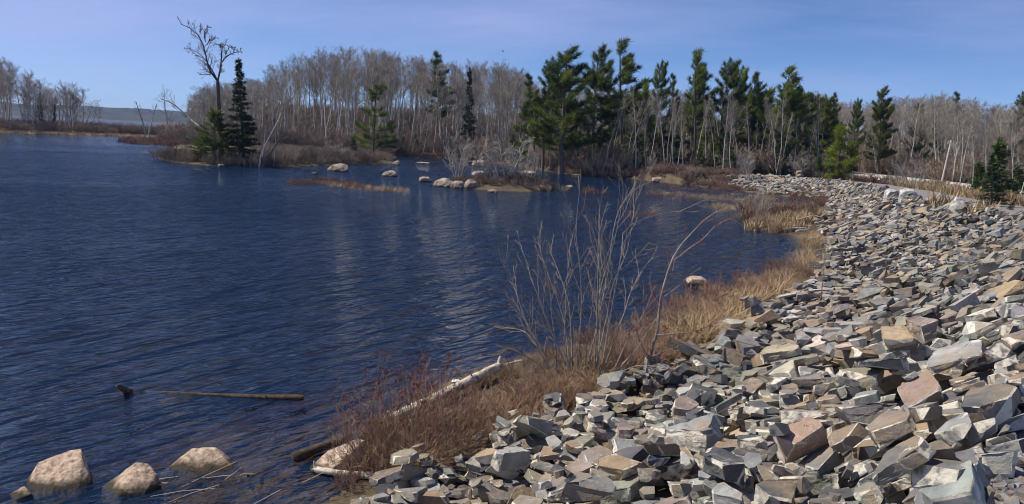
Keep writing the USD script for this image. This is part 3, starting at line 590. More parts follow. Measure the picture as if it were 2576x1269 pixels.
# ------------------------------------------------------------------ trees: the kinds
rng = np.random.default_rng(21)
def bare_parts(rng, H, r, crown0=0.4, spread=0.28, n1=16, n2=6, n3=4, ang=42, lean=0.03, lift=0.3, dead=4, twig=0.010, wob=0.03, sides=6, fork=None):
    """Trunk and crown of a leafless tree H metres tall."""
    k = 9; P = [V(0, 0, -0.25)]; d = unit(V(rng.normal() * lean, rng.normal() * lean, 1))
    for j in range(k - 1):
        P.append(P[-1] + d * (H * 1.0 + 0.25) / (k - 1)); d = unit(d + V(rng.normal() * wob, rng.normal() * wob, 0.04))
    P = np.array(P)[None]; R = (r * np.linspace(1, 0.12, k) ** 0.9)[None]
    trunk = tubes(P, R, sides)
    Q1, R1 = grow(P, R, rng, n1, crown0, 0.98, spread, ang, k=5, lift=lift, wob=0.10, rmin=twig * 1.6, rf=0.5, taper=0.3, fall=0.55)
    Q2, R2 = grow(Q1, R1, rng, n2, 0.25, 1.0, 0.50, 42, k=4, lift=0.16, rmin=twig * 1.15, rf=0.6, taper=0.5, fall=0.45)
    Q3, R3 = grow(Q2, R2, rng, n3, 0.2, 1.0, 0.55, 40, k=3, lift=0.1, rmin=twig, rf=0.7, taper=0.7, fall=0.4)
    parts = [tubes(Q1, R1, 4), tubes(Q2, R2, 3), tubes(Q3, R3, 3)]
    if dead:
        D1, DR = grow(P, R, rng, dead, 0.12, crown0, 0.13, 80, k=3, lift=-0.02, rmin=twig, rf=0.3, taper=0.4, fall=0.2); parts.append(tubes(D1, DR, 3))
        D2, DR2 = grow(D1, DR, rng, 3, 0.3, 1.0, 0.5, 50, k=3, lift=0.0, rmin=twig * 0.9); parts.append(tubes(D2, DR2, 3))
    return trunk, join(*parts)
def tree_kind(name, trunk, crown, mt, mc, extra=()):
    c = proto(name); usdkit.mesh(stage, f'{c.GetPath()}/trunk', trunk, mt, 40); usdkit.mesh(stage, f'{c.GetPath()}/crown', crown, mc)
    for n, me, ma in extra: usdkit.mesh(stage, f'{c.GetPath()}/{n}', me, ma)
    return c
BARE = [];
for i in range(9):
    H = 12.0; tr, cr = bare_parts(rng, H, rng.uniform(0.09, 0.15), crown0=rng.uniform(0.30, 0.55), spread=rng.uniform(0.20, 0.30), n1=int(rng.integers(14, 20)), n2=8, n3=5, ang=rng.uniform(36, 52), lean=0.06, twig=0.0085, dead=8, lift=0.18, wob=0.045)
    BARE.append((tree_kind(f'bare_tree_{"abcdefghi"[i]}', tr, cr, M_grey_bark, M_twig), (tr, cr)))
BIRCH = []
for i in range(4):
    tr, cr = bare_parts(rng, 10.0, rng.uniform(0.045, 0.075), crown0=rng.uniform(0.45, 0.6), spread=0.17, n1=16, n2=6, n3=4, ang=35, lean=0.10, twig=0.0085, dead=5, wob=0.05)
    BIRCH.append(tree_kind(f'pale_birch_{"abcd"[i]}', tr, cr, M_white_bark, M_twig))
def multi_parts(rng, H, stems, r, spreadang, twig=0.013, n1=10, n2=6, n3=4):
    """A clump of stems from one root: trunk (all stems) and crown."""
    k = 7; Ps, Rs = [], []
    for s in range(stems):
        a = s / stems * 6.28 + rng.random(); t = math.radians(spreadang) * rng.uniform(0.4, 1.1)
        d = V(math.cos(a) * math.sin(t), math.sin(a) * math.sin(t), math.cos(t)); p = V(math.cos(a), math.sin(a), 0) * 0.15 + V(0, 0, -0.2); h = H * rng.uniform(0.65, 1.0); pts = [p]
        for j in range(k - 1): pts.append(pts[-1] + d * h / (k - 1)); d = unit(d + V(rng.normal() * 0.10, rng.normal() * 0.10, 0.10))
        Ps.append(pts); Rs.append(r * rng.uniform(0.6, 1.0) * np.linspace(1, 0.15, k))
    P, R = np.array(Ps), np.array(Rs)
    Q1, R1 = grow(P, R, rng, n1, 0.25, 1.0, 0.38, 45, k=4, lift=0.18, rmin=twig * 1.3, rf=0.5)
    Q2, R2 = grow(Q1, R1, rng, n2, 0.2, 1.0, 0.5, 42, k=3, lift=0.1, rmin=twig, rf=0.6)
    Q3, R3 = grow(Q2, R2, rng, n3, 0.2, 1.0, 0.5, 40, k=3, lift=0.08, rmin=twig * 0.85, rf=0.7)
    return tubes(P, R, 5), join(tubes(Q1, R1, 3), tubes(Q2, R2, 3), tubes(Q3, R3, 3))
CLUMP = []
for i in range(3):
    tr, cr = multi_parts(rng, 4.6, int(rng.integers(6, 9)), 0.055, 30)
    CLUMP.append(tree_kind(f'alder_clump_{"abc"[i]}', tr, cr, M_grey_bark, M_pale_twig))
def pine_parts(rng, H, r, crown0=0.35, width=0.25, flag=0.5, whorls=16, open_=0.0, tip=0.25, nb=(3, 6), wind=V(1, 0.15, 0)):
    """White pine: trunk with limbs, and plumes of needles along the upswept branches; flag: how far the wind has swept it to +x."""
    k = 9; P = [V(0, 0, -0.3)]; d = V(0, 0, 1.0)
    for j in range(k - 1):
        P.append(P[-1] + d * (H + 0.3) / (k - 1)); d = unit(d + V(rng.normal() * 0.025 + 0.02 * flag * (j > 4), rng.normal() * 0.025, 0.05))
    P = np.array(P); R = r * np.linspace(1, 0.16, k)
    limbs, lr, C, A, S = [], [], [], [], []
    for w in range(whorls):
        t = crown0 + (1 - crown0) * (w + rng.random() * 0.7) / whorls
        if rng.random() < open_: continue
        u = min(t, 0.995) * (k - 1); i = min(int(u), k - 2); b = P[i] * (1 - (u - i)) + P[i + 1] * (u - i)
        prof = (1 - t) ** 0.75 * (0.75 + 0.5 * rng.random()) + tip * 0.34
        if t < crown0 + 0.12: prof *= 0.75
        for q in range(int(rng.integers(nb[0], nb[1]))):
            a = rng.random() * 6.28; dh = V(math.cos(a), math.sin(a), 0); dh = unit(dh + wind * flag * 0.7)
            lee = 0.5 + 0.5 * (dh @ unit(wind)); L = H * width * prof * (1 - flag * 0.55 + flag * 0.85 * lee) * rng.uniform(0.5, 1.35)
            if L < 0.35: L = 0.35
            rise = 0.10 + 0.75 * t ** 2 + rng.normal() * 0.10; pts = [b]; dd = unit(dh + V(0, 0, rise)); st = L / 5
            for j in range(5): pts.append(pts[-1] + dd * st); dd = unit(dd + V(0, 0, 0.10) + wind * flag * 0.08 + rng.normal(size=3) * 0.10)
            pts = np.array(pts); limbs.append(pts); lr.append(max(0.018, r * 0.30 * (1 - 0.6 * t)) * np.linspace(1, 0.25, 6))
            nseg = max(3, int(L * 4.6))
            for j in range(nseg):
                v = 0.35 + 0.65 * (j + rng.random()) / nseg; uu = v * 5; ii = min(int(uu), 4); p = pts[ii] * (1 - (uu - ii)) + pts[ii + 1] * (uu - ii)
                tan = unit(pts[ii + 1] - pts[ii]); sd = unit(np.cross(tan, V(0, 0, 1)))
                for s in (-1, 1) if L > 0.9 else (0,):
                    off = sd * s * rng.uniform(0.05, 0.30) * (L * 0.33) * (1.15 - v) * 1.4
                    C.append(p + off + V(0, 0, rng.uniform(-0.03, 0.10))); A.append(unit(tan * 0.8 + sd * s * 0.6 + V(0, 0, 0.55))); 
            C.append(pts[-1]); A.append(unit(pts[-1] - pts[-2] + V(0, 0, 0.4)))
    C.append(P[-1]); A.append(V(0, 0, 1))
    C, A = np.array(C), np.array(A)
    needles = blades(C, A, 15, 0.42, 0.045, rng, 1.15)
    return join(tubes(P, R, 6), tubes(np.array(limbs), np.array(lr), 4)), needles
PINE = {}
for nm, kw, ma in [('tall_flagged', dict(H=12.0, r=0.20, crown0=0.30, width=0.25, flag=0.65, whorls=17), M_pine), ('broad', dict(H=12.0, r=0.24, crown0=0.22, width=0.30, flag=0.2, whorls=20, tip=0.5), M_pine),
                   ('open', dict(H=10.0, r=0.18, crown0=0.15, width=0.26, flag=0.1, whorls=16, open_=0.25, nb=(2, 5)), M_pine), ('narrow', dict(H=12.0, r=0.18, crown0=0.35, width=0.20, flag=0.35, whorls=18), M_pine),
                   ('young', dict(H=6.0, r=0.10, crown0=0.08, width=0.30, flag=0.05, whorls=15, tip=0.15, nb=(4, 6)), M_pine_y), ('swept', dict(H=12.0, r=0.20, crown0=0.38, width=0.25, flag=0.95, whorls=15, open_=0.1), M_pine),
                   ('ragged', dict(H=12.0, r=0.22, crown0=0.25, width=0.30, flag=0.45, whorls=18, tip=0.6, open_=0.12), M_pine)]:
    PINE[nm] = (tree_kind('pine_' + nm, *pine_parts(rng, **kw), M_dark_bark, ma), kw['H'])
def spruce_parts(rng, H, r, width=0.17, whorls=26, low=0.04, n=15, bl=0.20, bw=0.05):
    P = np.array([[0, 0, -0.2], [0.02, 0, H * 0.35], [0, 0.02, H * 0.7], [0, 0, H]]); R = r * np.array([1, 0.75, 0.45, 0.1]); C, A, limbs, lr = [], [], [], []
    for w in range(whorls):
        t = low + (1 - low) * (w + rng.random() * 0.5) / whorls; z0 = t * H
        for q in range(int(rng.integers(6, 10))):
            a = rng.random() * 6.28; z = z0 + rng.normal() * 0.45 * H / whorls; L = max(H * width * (1 - t) ** 0.85 * rng.uniform(0.65, 1.15), 0.12); dh = V(math.cos(a), math.sin(a), 0)
            pts = np.array([V(0, 0, z), dh * L * 0.5 + V(0, 0, z - 0.06 * L), dh * L + V(0, 0, z + 0.04 * L - 0.12 * L * (1 - t))]); limbs.append(pts); lr.append(np.array([0.018, 0.012, 0.006]))
            m = max(2, int(L * 6))
            for j in range(m):
                v = 0.2 + 0.8 * (j + rng.random()) / m; p = pts[0] * (1 - v) ** 2 + 2 * v * (1 - v) * pts[1] + v * v * pts[2]; sd = V(-dh[1], dh[0], 0) * rng.normal() * 0.16 * L * (1.1 - v)
                C.append(p + sd); A.append(unit(dh + sd * 1.5 + V(0, 0, -0.05)))
    C.append(V(0, 0, H)); A.append(V(0, 0, 1))
    return join(tubes(P, R, 6), tubes(np.array(limbs), np.array(lr), 3)), blades(np.array(C), np.array(A), n, bl, bw, rng, 0.7)
SPRUCE = [(tree_kind(f'spruce_{"abc"[i]}', *spruce_parts(rng, 8.0, 0.13, width=w, whorls=wh), M_dark_bark, M_spruce), 8.0) for i, (w, wh) in enumerate([(0.19, 32), (0.15, 32), (0.22, 28)])]
FIR = [(tree_kind(f'young_fir_{"ab"[i]}', *spruce_parts(rng, 2.5, 0.05, width=0.30, whorls=13, n=12, bl=0.17, bw=0.05), M_dark_bark, M_fir), 2.5) for i in range(2)]
# shrubs and grass
def bush_parts(rng, H, spread, stems, twig=0.004, n1=6, n2=4, thick=0.008):
    k = 4; a = rng.random(stems) * 6.28; rad = np.sqrt(rng.random(stems)) * spread; b = np.stack([np.cos(a) * rad, np.sin(a) * rad, np.full(stems, -0.05)], 1)
    d = unit(np.stack([np.cos(a) * rad / spread * 0.45, np.sin(a) * rad / spread * 0.45, np.ones(stems)], 1) + rng.normal(size=(stems, 3)) * 0.16)
    L = H * rng.uniform(0.55, 1.05, stems) * (1 - 0.3 * (rad / spread) ** 2); P = [b]
    for j in range(k - 1): P.append(P[-1] + d * (L / (k - 1))[:, None]); d = unit(d + rng.normal(size=d.shape) * 0.12 + V(0, 0, 0.06))
    P = np.stack(P, 1); R = np.tile(thick * np.linspace(1, 0.4, k), (stems, 1))
    Q1, R1 = grow(P, R, rng, n1, 0.25, 1.0, 0.42, 32, k=3, lift=0.3, rmin=twig, rf=0.7)
    ms = [tubes(P, R, 3), tubes(Q1, R1, 3)]
    tips = Q1[:, -1]
    if n2:
        Q2, R2 = grow(Q1, R1, rng, n2, 0.2, 1.0, 0.55, 32, k=2, lift=0.3, rmin=twig * 0.8, rf=0.8); ms.append(tubes(Q2, R2, 3)); tips = Q2[:, -1]
    return join(*ms), tips
def bush_kind(name, mat, *a, **k):
    c = proto(name); me, tips = bush_parts(rng, *a, **k); usdkit.mesh(stage, f'{c.GetPath()}/stems', me, mat); return c
def grass_mesh(rng, H, spread, n, w=0.006, lean=0.5, bend=0.35):
    k = 4; a = rng.random(n) * 6.28; rad = np.sqrt(rng.random(n)) * spread; b = np.stack([np.cos(a) * rad, np.sin(a) * rad, np.full(n, -0.04)], 1); a2 = a + rng.normal(size=n) * 0.9
    d = unit(np.stack([np.cos(a2) * lean, np.sin(a2) * lean, np.ones(n)], 1) * V(1, 1, 1) + rng.normal(size=(n, 3)) * 0.22); L = H * rng.uniform(0.45, 1.1, n); P = [b]
    for j in range(k - 1): P.append(P[-1] + d * (L / (k - 1))[:, None]); d = unit(d + np.stack([np.cos(a2), np.sin(a2), -np.ones(n)], 1) * bend * rng.uniform(0.2, 1.4, (n, 1)))
    P = np.stack(P, 1); P[..., 2] = np.maximum(P[..., 2], -0.04); side = unit(np.stack([-np.sin(a2), np.cos(a2), rng.normal(size=n) * 0.3], 1))
    return strips(P, np.tile(w * 0.5 * np.array([1, 1, 0.8, 0.15]), (n, 1)), side)
print('kinds', sum(len(UsdGeom.Mesh(p).GetFaceVertexCountsAttr().Get()) for p in Usd.PrimRange(stage.GetPseudoRoot(), Usd.PrimAllPrimsPredicate) if p.IsA(UsdGeom.Mesh)))
# ------------------------------------------------------------------ trees: where they stand
rng = np.random.default_rng(5)
def stand(px, D):
    py = 400.0
    for _ in range(6):
        p = atD(px, py, D); z = gz(p[0], D); py = proj(V(p[0], D, z))[1]
    return V(p[0], D, z)
def tree(kind, name, label, cat, px, D, pxt, pyt, rot=None, group=None, wide=1.0):
    """A copy of a kind of tree, its foot at px and depth D, its top where the photograph shows it."""
    pr, H0 = kind; b = stand(px, D); t = atD(pxt, pyt, D); dx, H = t[0] - b[0], t[2] - b[2]
    s = math.hypot(dx, H) / H0
    return copy(pr, name, label, cat, b, rng.random() * 6.28 if rot is None else rot, (s * wide, s * wide, s), group, tilt=math.degrees(math.atan2(dx, H)))
_t = 'first second third fourth fifth sixth seventh eighth ninth tenth eleventh twelfth thirteenth fourteenth fifteenth sixteenth seventeenth eighteenth nineteenth'.split(); ORD = list(_t)
for _a, _b in (('twentieth', 'twenty'), ('thirtieth', 'thirty'), ('fortieth', 'forty')): ORD += [_a] + [_b + '-' + w for w in _t[:9]]
# pines, (kind, foot px, depth, top px, top py, wide, label)
for kd, px, D, pxt, pyt, wd, lab in [
    ('broad', 1410, 78, 1425, 132, 1.25, 'broad many-topped dark pine at the left end of the pine wood'),
    ('ragged', 1365, 84, 1375, 164, 0.9, 'half hidden pine at the left shoulder of the broad pine'),
    ('narrow', 1345, 86, 1340, 190, 0.9, 'leftmost low-topped pine behind the rock islet'),
    ('broad', 1490, 84, 1497, 130, 1.0, 'wide topped pine just right of the broad many-topped pine'),
    ('swept', 1560, 88, 1580, 106, 1.15, 'tallest wind-swept pine, its ragged top highest of all'),
    ('narrow', 1545, 92, 1540, 200, 1.0, 'dark pine filling the gap left of the tallest wind-swept pine'),
    ('ragged', 1640, 97, 1652, 172, 0.7, 'small rounded pine top between the two wind-swept pines'),
    ('narrow', 1695, 99, 1703, 190, 0.7, 'pine with a low blunt top in the middle of the pine wood'),
    ('swept', 1745, 86, 1767, 132, 1.0, 'second tallest wind-swept pine with a leaning flag-like top'),
    ('tall_flagged', 1735, 90, 1745, 150, 0.9, 'pine close behind the left side of the second wind-swept pine'),
    ('ragged', 1808, 90, 1822, 168, 0.9, 'bushy topped pine right of the second wind-swept pine'),
    ('ragged', 1845, 94, 1852, 187, 0.8, 'pine with a rounded head between two taller pines, behind bare birches'),
    ('tall_flagged', 1880, 93, 1893, 188, 0.95, 'pine with long plumes reaching right over the birches'),
    ('tall_flagged', 1955, 80, 1976, 173, 1.25, 'dark full wind-swept pine above the far end of the stone bank'),
    ('ragged', 2066, 88, 2072, 254, 0.9, 'low bushy pine right of the dark pointed spruce'),
    ('narrow', 2094, 96, 2102, 237, 0.6, 'slim pale pine tip over the bare trees behind the dam end'),
    ('ragged', 2146, 100, 2150, 262, 0.6, 'small pine crown left of the two-lobed roadside pine'),
    ('broad', 2208, 92, 2218, 230, 0.85, 'two-lobed dark green pine behind the road'),
    ('ragged', 2300, 104, 2304, 274, 0.7, 'dim pine crown sunk among bare trees left of the pole'),
    ('narrow', 2410, 118, 2416, 234, 0.9, 'far greyish pine rising over bare trees near the pole'),
    ('ragged', 2556, 100, 2564, 249, 0.8, 'pine top at the right edge of the picture'),
    ('open', 937, 92, 950, 198, 1.15, 'open limbed pine standing on the shore beside the brown thicket'),
    ('narrow', 1098, 125, 1107, 136, 1.1, 'lone tall pine rising above the bare grey wood'),
    ('young', 1620, 84, 1620, 222, 0.75, 'mid height yellow green pine among pale trunks of the pine wood'),
    ('young', 2112, 72, 2114, 322, 1.25, 'bright green bushy young pine behind the far stone bank'),
    ('open', 2310, 92, 2312, 318, 0.8, 'dark half height pine among bare trees left of the pole'),
    ('open', 2352, 96, 2350, 300, 0.7, 'dark half height pine close behind the pole'),
    ('young', 1985, 80, 1985, 312, 0.9, 'green young pine under the dark full wind-swept pine'),
    ('open', 1300, 82, 1318, 238, 0.8, 'half hidden pine holding one long bright plume out to the left')]:
    tree((PINE[kd][0], PINE[kd][1]), 'pine_tree', lab, 'pine tree', px, D, pxt, pyt, rng.uniform(-0.6, 0.6), None, wd)
for k, px, D, pxt, pyt, wd, lab in [(0, 612, 66, 600, 151, 1.0, 'tall dark spruce on the wooded point beside the bare maple'), (1, 1180, 114, 1181, 176, 0.8, 'slim dark spruce inside the bare grey wood right of the lone pine'),
    (1, 2008, 84, 2012, 217, 1.1, 'dark pointed spruce at the right shoulder of the wind-swept pine'), (2, 100, 158, 100, 232, 0.7, 'dark spruce tip among bare trees on the far left shore'),
    (1, 136, 160, 138, 262, 0.8, 'second smaller dark spruce on the far left shore'), (2, 690, 112, 690, 300, 0.8, 'dark young spruce at the foot of the grey wood right of the point'),
    (2, 2495, 30, 2496, 388, 1.35, 'dense dark green spruce bush by the crest at the right'), (2, 2540, 28, 2556, 500, 1.3, 'low dark green spruce bush in the right lower corner of the wood')]:
    tree(SPRUCE[k], 'spruce_tree', lab, 'spruce tree', px, D, pxt, pyt, None, None, wd)
for px, D, pyt, wd, lab in [(540, 64.5, 282, 1.2, 'bright green young pine against the trunk of the bare maple'), (505, 66, 335, 1.5, 'small spreading green pine at the left of the maple'), (575, 65.5, 330, 1.1, 'green young pine between the maple and the tall spruce')]:
    tree(PINE['ragged'], 'young_pine', lab, 'pine tree', px, D, px, pyt, None, None, wd * 1.25)
_rp = np.random.default_rng(41)
for i, px in enumerate(sorted(_rp.uniform(1345, 2085, 26))):
    kd = ['broad', 'narrow', 'ragged', 'young'][int(_rp.integers(4))]
    tree(PINE[kd], 'pine_tree', f'{ORD[i]} half height pine from the left, filling the pine wood behind the pale trunks', 'pine tree', px, float(_rp.uniform(86, 104)), px + float(_rp.uniform(0, 8)), float(_rp.uniform(225, 330)), None, 'half height pines filling the pine wood', float(_rp.uniform(0.95, 1.35)))
# firs of the undergrowth
fx = [(1010, 112), (1040, 114), (1075, 114), (1130, 116), (1160, 115), (1215, 118), (1250, 112), (1285, 105), (890, 93), (985, 108)] + [(x, 79) for x in range(1490, 1840, 27)] + [(x, 76.5) for x in range(1850, 2080, 26)] + [(2150, 90), (2470, 40), (2520, 36), (2560, 40)]
fx = [(a + rng.uniform(-8, 8), d + rng.uniform(0, 5)) for a, d in fx]
for i, (px, D) in enumerate(sorted(fx)):
    h = rng.uniform(45, 100) * 78 / D; b = proj(stand(px, D)); 
    where = 'beside the open limbed pine' if px < 995 else 'in front of the bare grey wood' if px < 1330 else 'under the pine wood' if px < 1850 else 'behind the far stone bank' if px < 2200 else 'at the right edge of the wood'
    tree(FIR[i % 2], 'young_fir', f'{ORD[i]} small green fir from the left, growing {where}', 'fir tree', px, D, px + rng.uniform(-3, 3), b[1] - h, None, 'young firs along the foot of the wood', rng.uniform(0.8, 1.25))
# pale birches
bx = [(1004, 112, 1040, 268), (1022, 112, 1052, 250), (1062, 113, 1070, 262), (1090, 114, 1098, 270), (1195, 116, 1200, 265), (688, 66, 720, 286)]
bx += [(1495, 80, 1496, 270), (1512, 78, 1532, 268), (1571, 79, 1578, 250), (1578, 80, 1612, 240), (1598, 77.5, 1632, 225), (1633, 80, 1668, 235), (1652, 83, 1665, 248), (1680, 82, 1706, 255), (1703, 80, 1716, 300), (1722, 80, 1745, 250), (1748, 84, 1775, 240), (1772, 80, 1792, 262)]
bx += [(1800, 78, 1822, 250), (1818, 76, 1842, 250), (1838, 76, 1862, 262), (1860, 77, 1880, 270), (1884, 78, 1908, 262), (1905, 80, 1925, 280), (1930, 79, 1955, 290), (1962, 78, 1990, 285), (1990, 79, 2010, 300), (2030, 80, 2052, 290), (2056, 84, 2078, 285), (2161, 88, 2172, 320), (2210, 90, 2218, 300)]
_rb = np.random.default_rng(77)
bx += [(float(x), float(_rb.uniform(76, 86)), float(x + _rb.uniform(2, 26)), float(_rb.uniform(235, 310))) for x in _rb.uniform(1480, 2080, 17)]
for i, (px, D, pxt, pyt) in enumerate(sorted(bx)):
    where = 'on the wooded point' if px < 700 else 'in front of the bare grey wood' if px < 1300 else 'along the pine wood shore' if px < 1800 else 'behind the far stone bank' if px < 2100 else 'beside the road'
    tree((BIRCH[i % 4], 10.0), 'birch_tree', f'pale thin birch trunk {where}, {ORD[i]} birch from the left', 'birch tree', px, D, px + (pxt - px) * 0.6, pyt, None, 'pale birches along the shore')
for i, (px, D, pxt, pyt, lab) in enumerate([(2443, 42, 2468, 360, 'leaning pale birch left of the dense spruce bush'), (2500, 37, 2520, 300, 'pale birch rising out of the dense spruce bush'), (2540, 38, 2556, 262, 'straight tall pale birch near the right edge'), (2556, 33, 2596, 330, 'leaning birch at the right edge over the low bush'), (2412, 55, 2420, 300, 'thin birch just right of the pole')]):
    tree((BIRCH[i % 4], 10.0), 'birch_tree', lab, 'birch tree', px, D, pxt, pyt, None, None, 1.1)
# the bare grey wood
SKX = [-60, 0, 40, 90, 130, 165, 200, 240, 270, 440, 500, 560, 640, 690, 740, 800, 870, 960, 1020, 1060, 1130, 1200, 1260, 1310, 1340, 1450, 1600, 1750, 1900, 2030, 2100, 2150, 2250, 2350, 2450, 2530, 2640]
SKY = [150, 150, 165, 200, 225, 205, 222, 245, 300, 300, 222, 215, 200, 165, 148, 140, 135, 137, 150, 155, 160, 165, 170, 192, 215, 225, 225, 228, 235, 240, 262, 264, 250, 244, 262, 278, 280]
def free(p):
    return p[2] > 0.12 and not shapely.contains_xy(road_poly.buffer(1.6), p[0], p[1]) and not shapely.contains_xy(back_poly.buffer(2.0), p[0], p[1]) and not shapely.contains_xy(dam_poly.buffer(1.5), p[0], p[1])
ZONES = [('far left shore', -40, 258, 146, 192, 50, 'on the far left shore', 34), ('grey wood', 478, 1340, 112, 142, 125, 'of the grey wood', 42),
         ('pine wood', 1330, 2090, 84, 118, 52, 'among the pines', 60), ('road wood', 2095, 2640, 74, 118, 70, 'of the wood behind the road', 34)]
for zn, x0, x1, d0, d1, n, where, dev in ZONES:
    got = []
    for tries in range(4000):
        if len(got) >= n: break
        px = rng.uniform(x0, x1); D = d0 + (d1 - d0) * rng.random() ** 1.3; p = stand(px, D)
        if not free(p) or (zn == 'road wood' and p[0] < 40.5): continue
        if got and min(abs(px - g[0]) + abs(D - g[1]) * 4 for g in got) < 5: continue
        got.append((px, D))
    got.sort(key=lambda g: g[1]); front = sorted(got[:18]); 
    for i, (px, D) in enumerate(got):
        top = np.interp(px, SKX, SKY) + abs(rng.normal()) * dev * (1 if D < d1 - 12 else 0.35) + rng.uniform(-7, 8)
        lab = f'{ORD[front.index((px, D))]} bare tree from the left in front {where}' if (px, D) in front else f'thin bare grey tree standing in the depth {where}'
        k = int(rng.integers(9)); H = atD(px, top, D)[2]
        tree((BARE[k][0], 12.0), 'bare_tree', lab, 'bare tree', px, D, px + rng.normal() * 5 + 4, top, None, 'bare trees ' + where, 1.15 if H < 12 else 1.0)
# the wood farther back reads as one mass
pos, rot, scl, idx = [], [], [], []
for px0, px1, d0, d1, n in [(470, 1345, 136, 172, 230), (1320, 2100, 110, 150, 130), (2080, 2660, 110, 165, 190), (-60, 215, 166, 200, 90)]:
    for _ in range(n):
        px, D = rng.uniform(px0, px1), rng.uniform(d0, d1); p = stand(px, D)
        if not free(p): continue
        t = atD(px, np.interp(px, SKX, SKY) + abs(rng.normal()) * 16 + rng.uniform(-5, 6), D); h = (t[2] - p[2]) / 12.0
        pos.append(p); rot.append(rng.random() * 6.28); scl.append((max(1.0, h), max(1.0, h), h)); idx.append(int(rng.integers(4)))
scatter('distant_wood', [[BARE[k][1][0], BARE[k][1][1]] for k in range(4)], [[M_grey_bark, M_twig]] * 4, pos, rot, np.array(scl), idx, 'bare grey wood receding behind the front trees', 'wood')

# ------------------------------------------------------------------ the tall bare maple on the point, traced limb by limb
def traced(lines, D, wig=0.25, seed=1):
    """Limbs given as photograph points at depth D, with a little of their own depth; each (points, r0, r1)."""
    rr_ = np.random.default_rng(seed); out = []
    for pts, ra, rb in lines:
        w = np.array([atD(a, b, D) for a, b in pts]); off = np.cumsum(rr_.normal(size=len(w)) * wig * np.r_[0, np.linalg.norm(np.diff(w, axis=0), axis=1)]) ; w[:, 1] += off
        out.append((w, ra, rb))
    return out
mp = stand(556, 65.4); g1 = lambda x, y: (x * .3777, y * .3777)
trunk_l = [([(557, 396), (556, 372), (553, 320), (550, 262), (548, 204)], 0.24, 0.15)]
limb_l = [([g1(1450, 540), g1(1415, 450), g1(1385, 340), g1(1365, 270), g1(1300, 200), g1(1235, 172)], 0.13, 0.03), ([g1(1450, 540), g1(1475, 430), g1(1495, 320), g1(1510, 298)], 0.12, 0.04),
          ([g1(1480, 415), g1(1515, 375), g1(1560, 355), g1(1618, 345)], 0.07, 0.02), ([g1(1440, 520), g1(1390, 425), g1(1335, 365), g1(1290, 335), g1(1243, 318)], 0.08, 0.02),
          ([g1(1370, 280), g1(1360, 220), g1(1390, 175)], 0.06, 0.02), ([g1(1380, 300), g1(1410, 262), g1(1455, 255)], 0.05, 0.015), ([g1(1495, 320), g1(1450, 300), g1(1412, 292)], 0.05, 0.015), ([g1(1430, 500), g1(1385, 480), g1(1355, 452)], 0.05, 0.015),
          ([g1(1340, 230), g1(1330, 190), g1(1335, 158)], 0.04, 0.012), ([g1(1510, 300), g1(1535, 318), g1(1570, 322)], 0.04, 0.012), ([g1(1460, 915), g1(1390, 890), g1(1340, 840)], 0.03, 0.01)]
t = thing('maple_tree', 'tall bare maple with a forked spreading crown on the wooded point', 'maple tree')
tr = traced(trunk_l, 65.4, 0.0); w = spline(tr[0][0], 14); w[0, 2] = mp[2] - 0.3; obj('trunk', tubes(w, np.linspace(0.21, 0.13, 14), 8), M_dark_bark, t, smooth=40)
P = np.array([spline(a, 8) for a, _, _ in traced(limb_l, 65.4, 0.30, 3)]); R = np.array([np.linspace(b, c, 8) for _, b, c in traced(limb_l, 65.4)]) * 0.7
Q1, R1 = grow(P, R, rng, 15, 0.10, 0.95, 0.26, 48, k=5, lift=0.16, rmin=0.013, rf=0.45, fall=0.5); Q2, R2 = grow(Q1, R1, rng, 6, 0.2, 1.0, 0.6, 40, k=3, lift=0.10, rmin=0.009, rf=0.55); Q3, R3 = grow(Q2, R2, rng, 3, 0.3, 1.0, 0.6, 40, k=3, lift=0.08, rmin=0.007)
obj('limbs', tubes(P, R, 6), M_dark_bark, t, smooth=40); obj('twigs', join(tubes(Q1, R1, 4), tubes(Q2, R2, 3), tubes(Q3, R3, 3)), M_brush, t)
def traced_tree(label, lines, D, mat, name='leaning_tree', cat='bare tree', seed=2, n=(6, 5, 3)):
    t = thing(name, label, cat); L = traced(lines, D, 0.2, seed); P = np.array([spline(a, 8) for a, _, _ in L]); R = np.array([np.linspace(b, c, 8) for _, b, c in L])
    P[0, 0, 2] = gz(P[0, 0, 0], P[0, 0, 1]) - 0.15
    a, b = grow(P, R, rng, n[0], 0.3, 1.0, 0.30, 45, k=4, lift=0.12, rmin=0.010, rf=0.5); c, d = grow(a, b, rng, n[1], 0.2, 1.0, 0.5, 42, k=3, lift=0.1, rmin=0.009); e, f = grow(c, d, rng, n[2], 0.2, 1.0, 0.5, 42, k=3, lift=0.1, rmin=0.008)
    obj('trunk', tubes(P, R, 6), mat, t, smooth=40); obj('crown', join(tubes(a, b, 4), tubes(c, d, 3), tubes(e, f, 3)), M_twig, t)
traced_tree('dead tree leaning far left over the marsh from the wooded point', [([g1(1440, 905), g1(1370, 870), g1(1270, 810), g1(1195, 745), g1(1140, 690), g1(1060, 658)], 0.11, 0.03), ([g1(1250, 795), g1(1270, 750), g1(1290, 720)], 0.05, 0.02)], 67, M_grey_bark, seed=4)
traced_tree('white birch trunk leaning right at the right end of the wooded point', [([(651, 412), (668, 370), (690, 330), (712, 284)], 0.07, 0.03), ([(660, 395), (665, 350), (668, 322)], 0.05, 0.02)], 64.5, M_white_bark, seed=5)
traced_tree('dark crooked trunk leaning right beside the leaning white birch', [([(655, 414), (672, 395), (700, 362), (728, 330)], 0.08, 0.03), ([(690, 372), (705, 345), (712, 330)], 0.04, 0.02)], 64.2, M_dark_bark, seed=6)
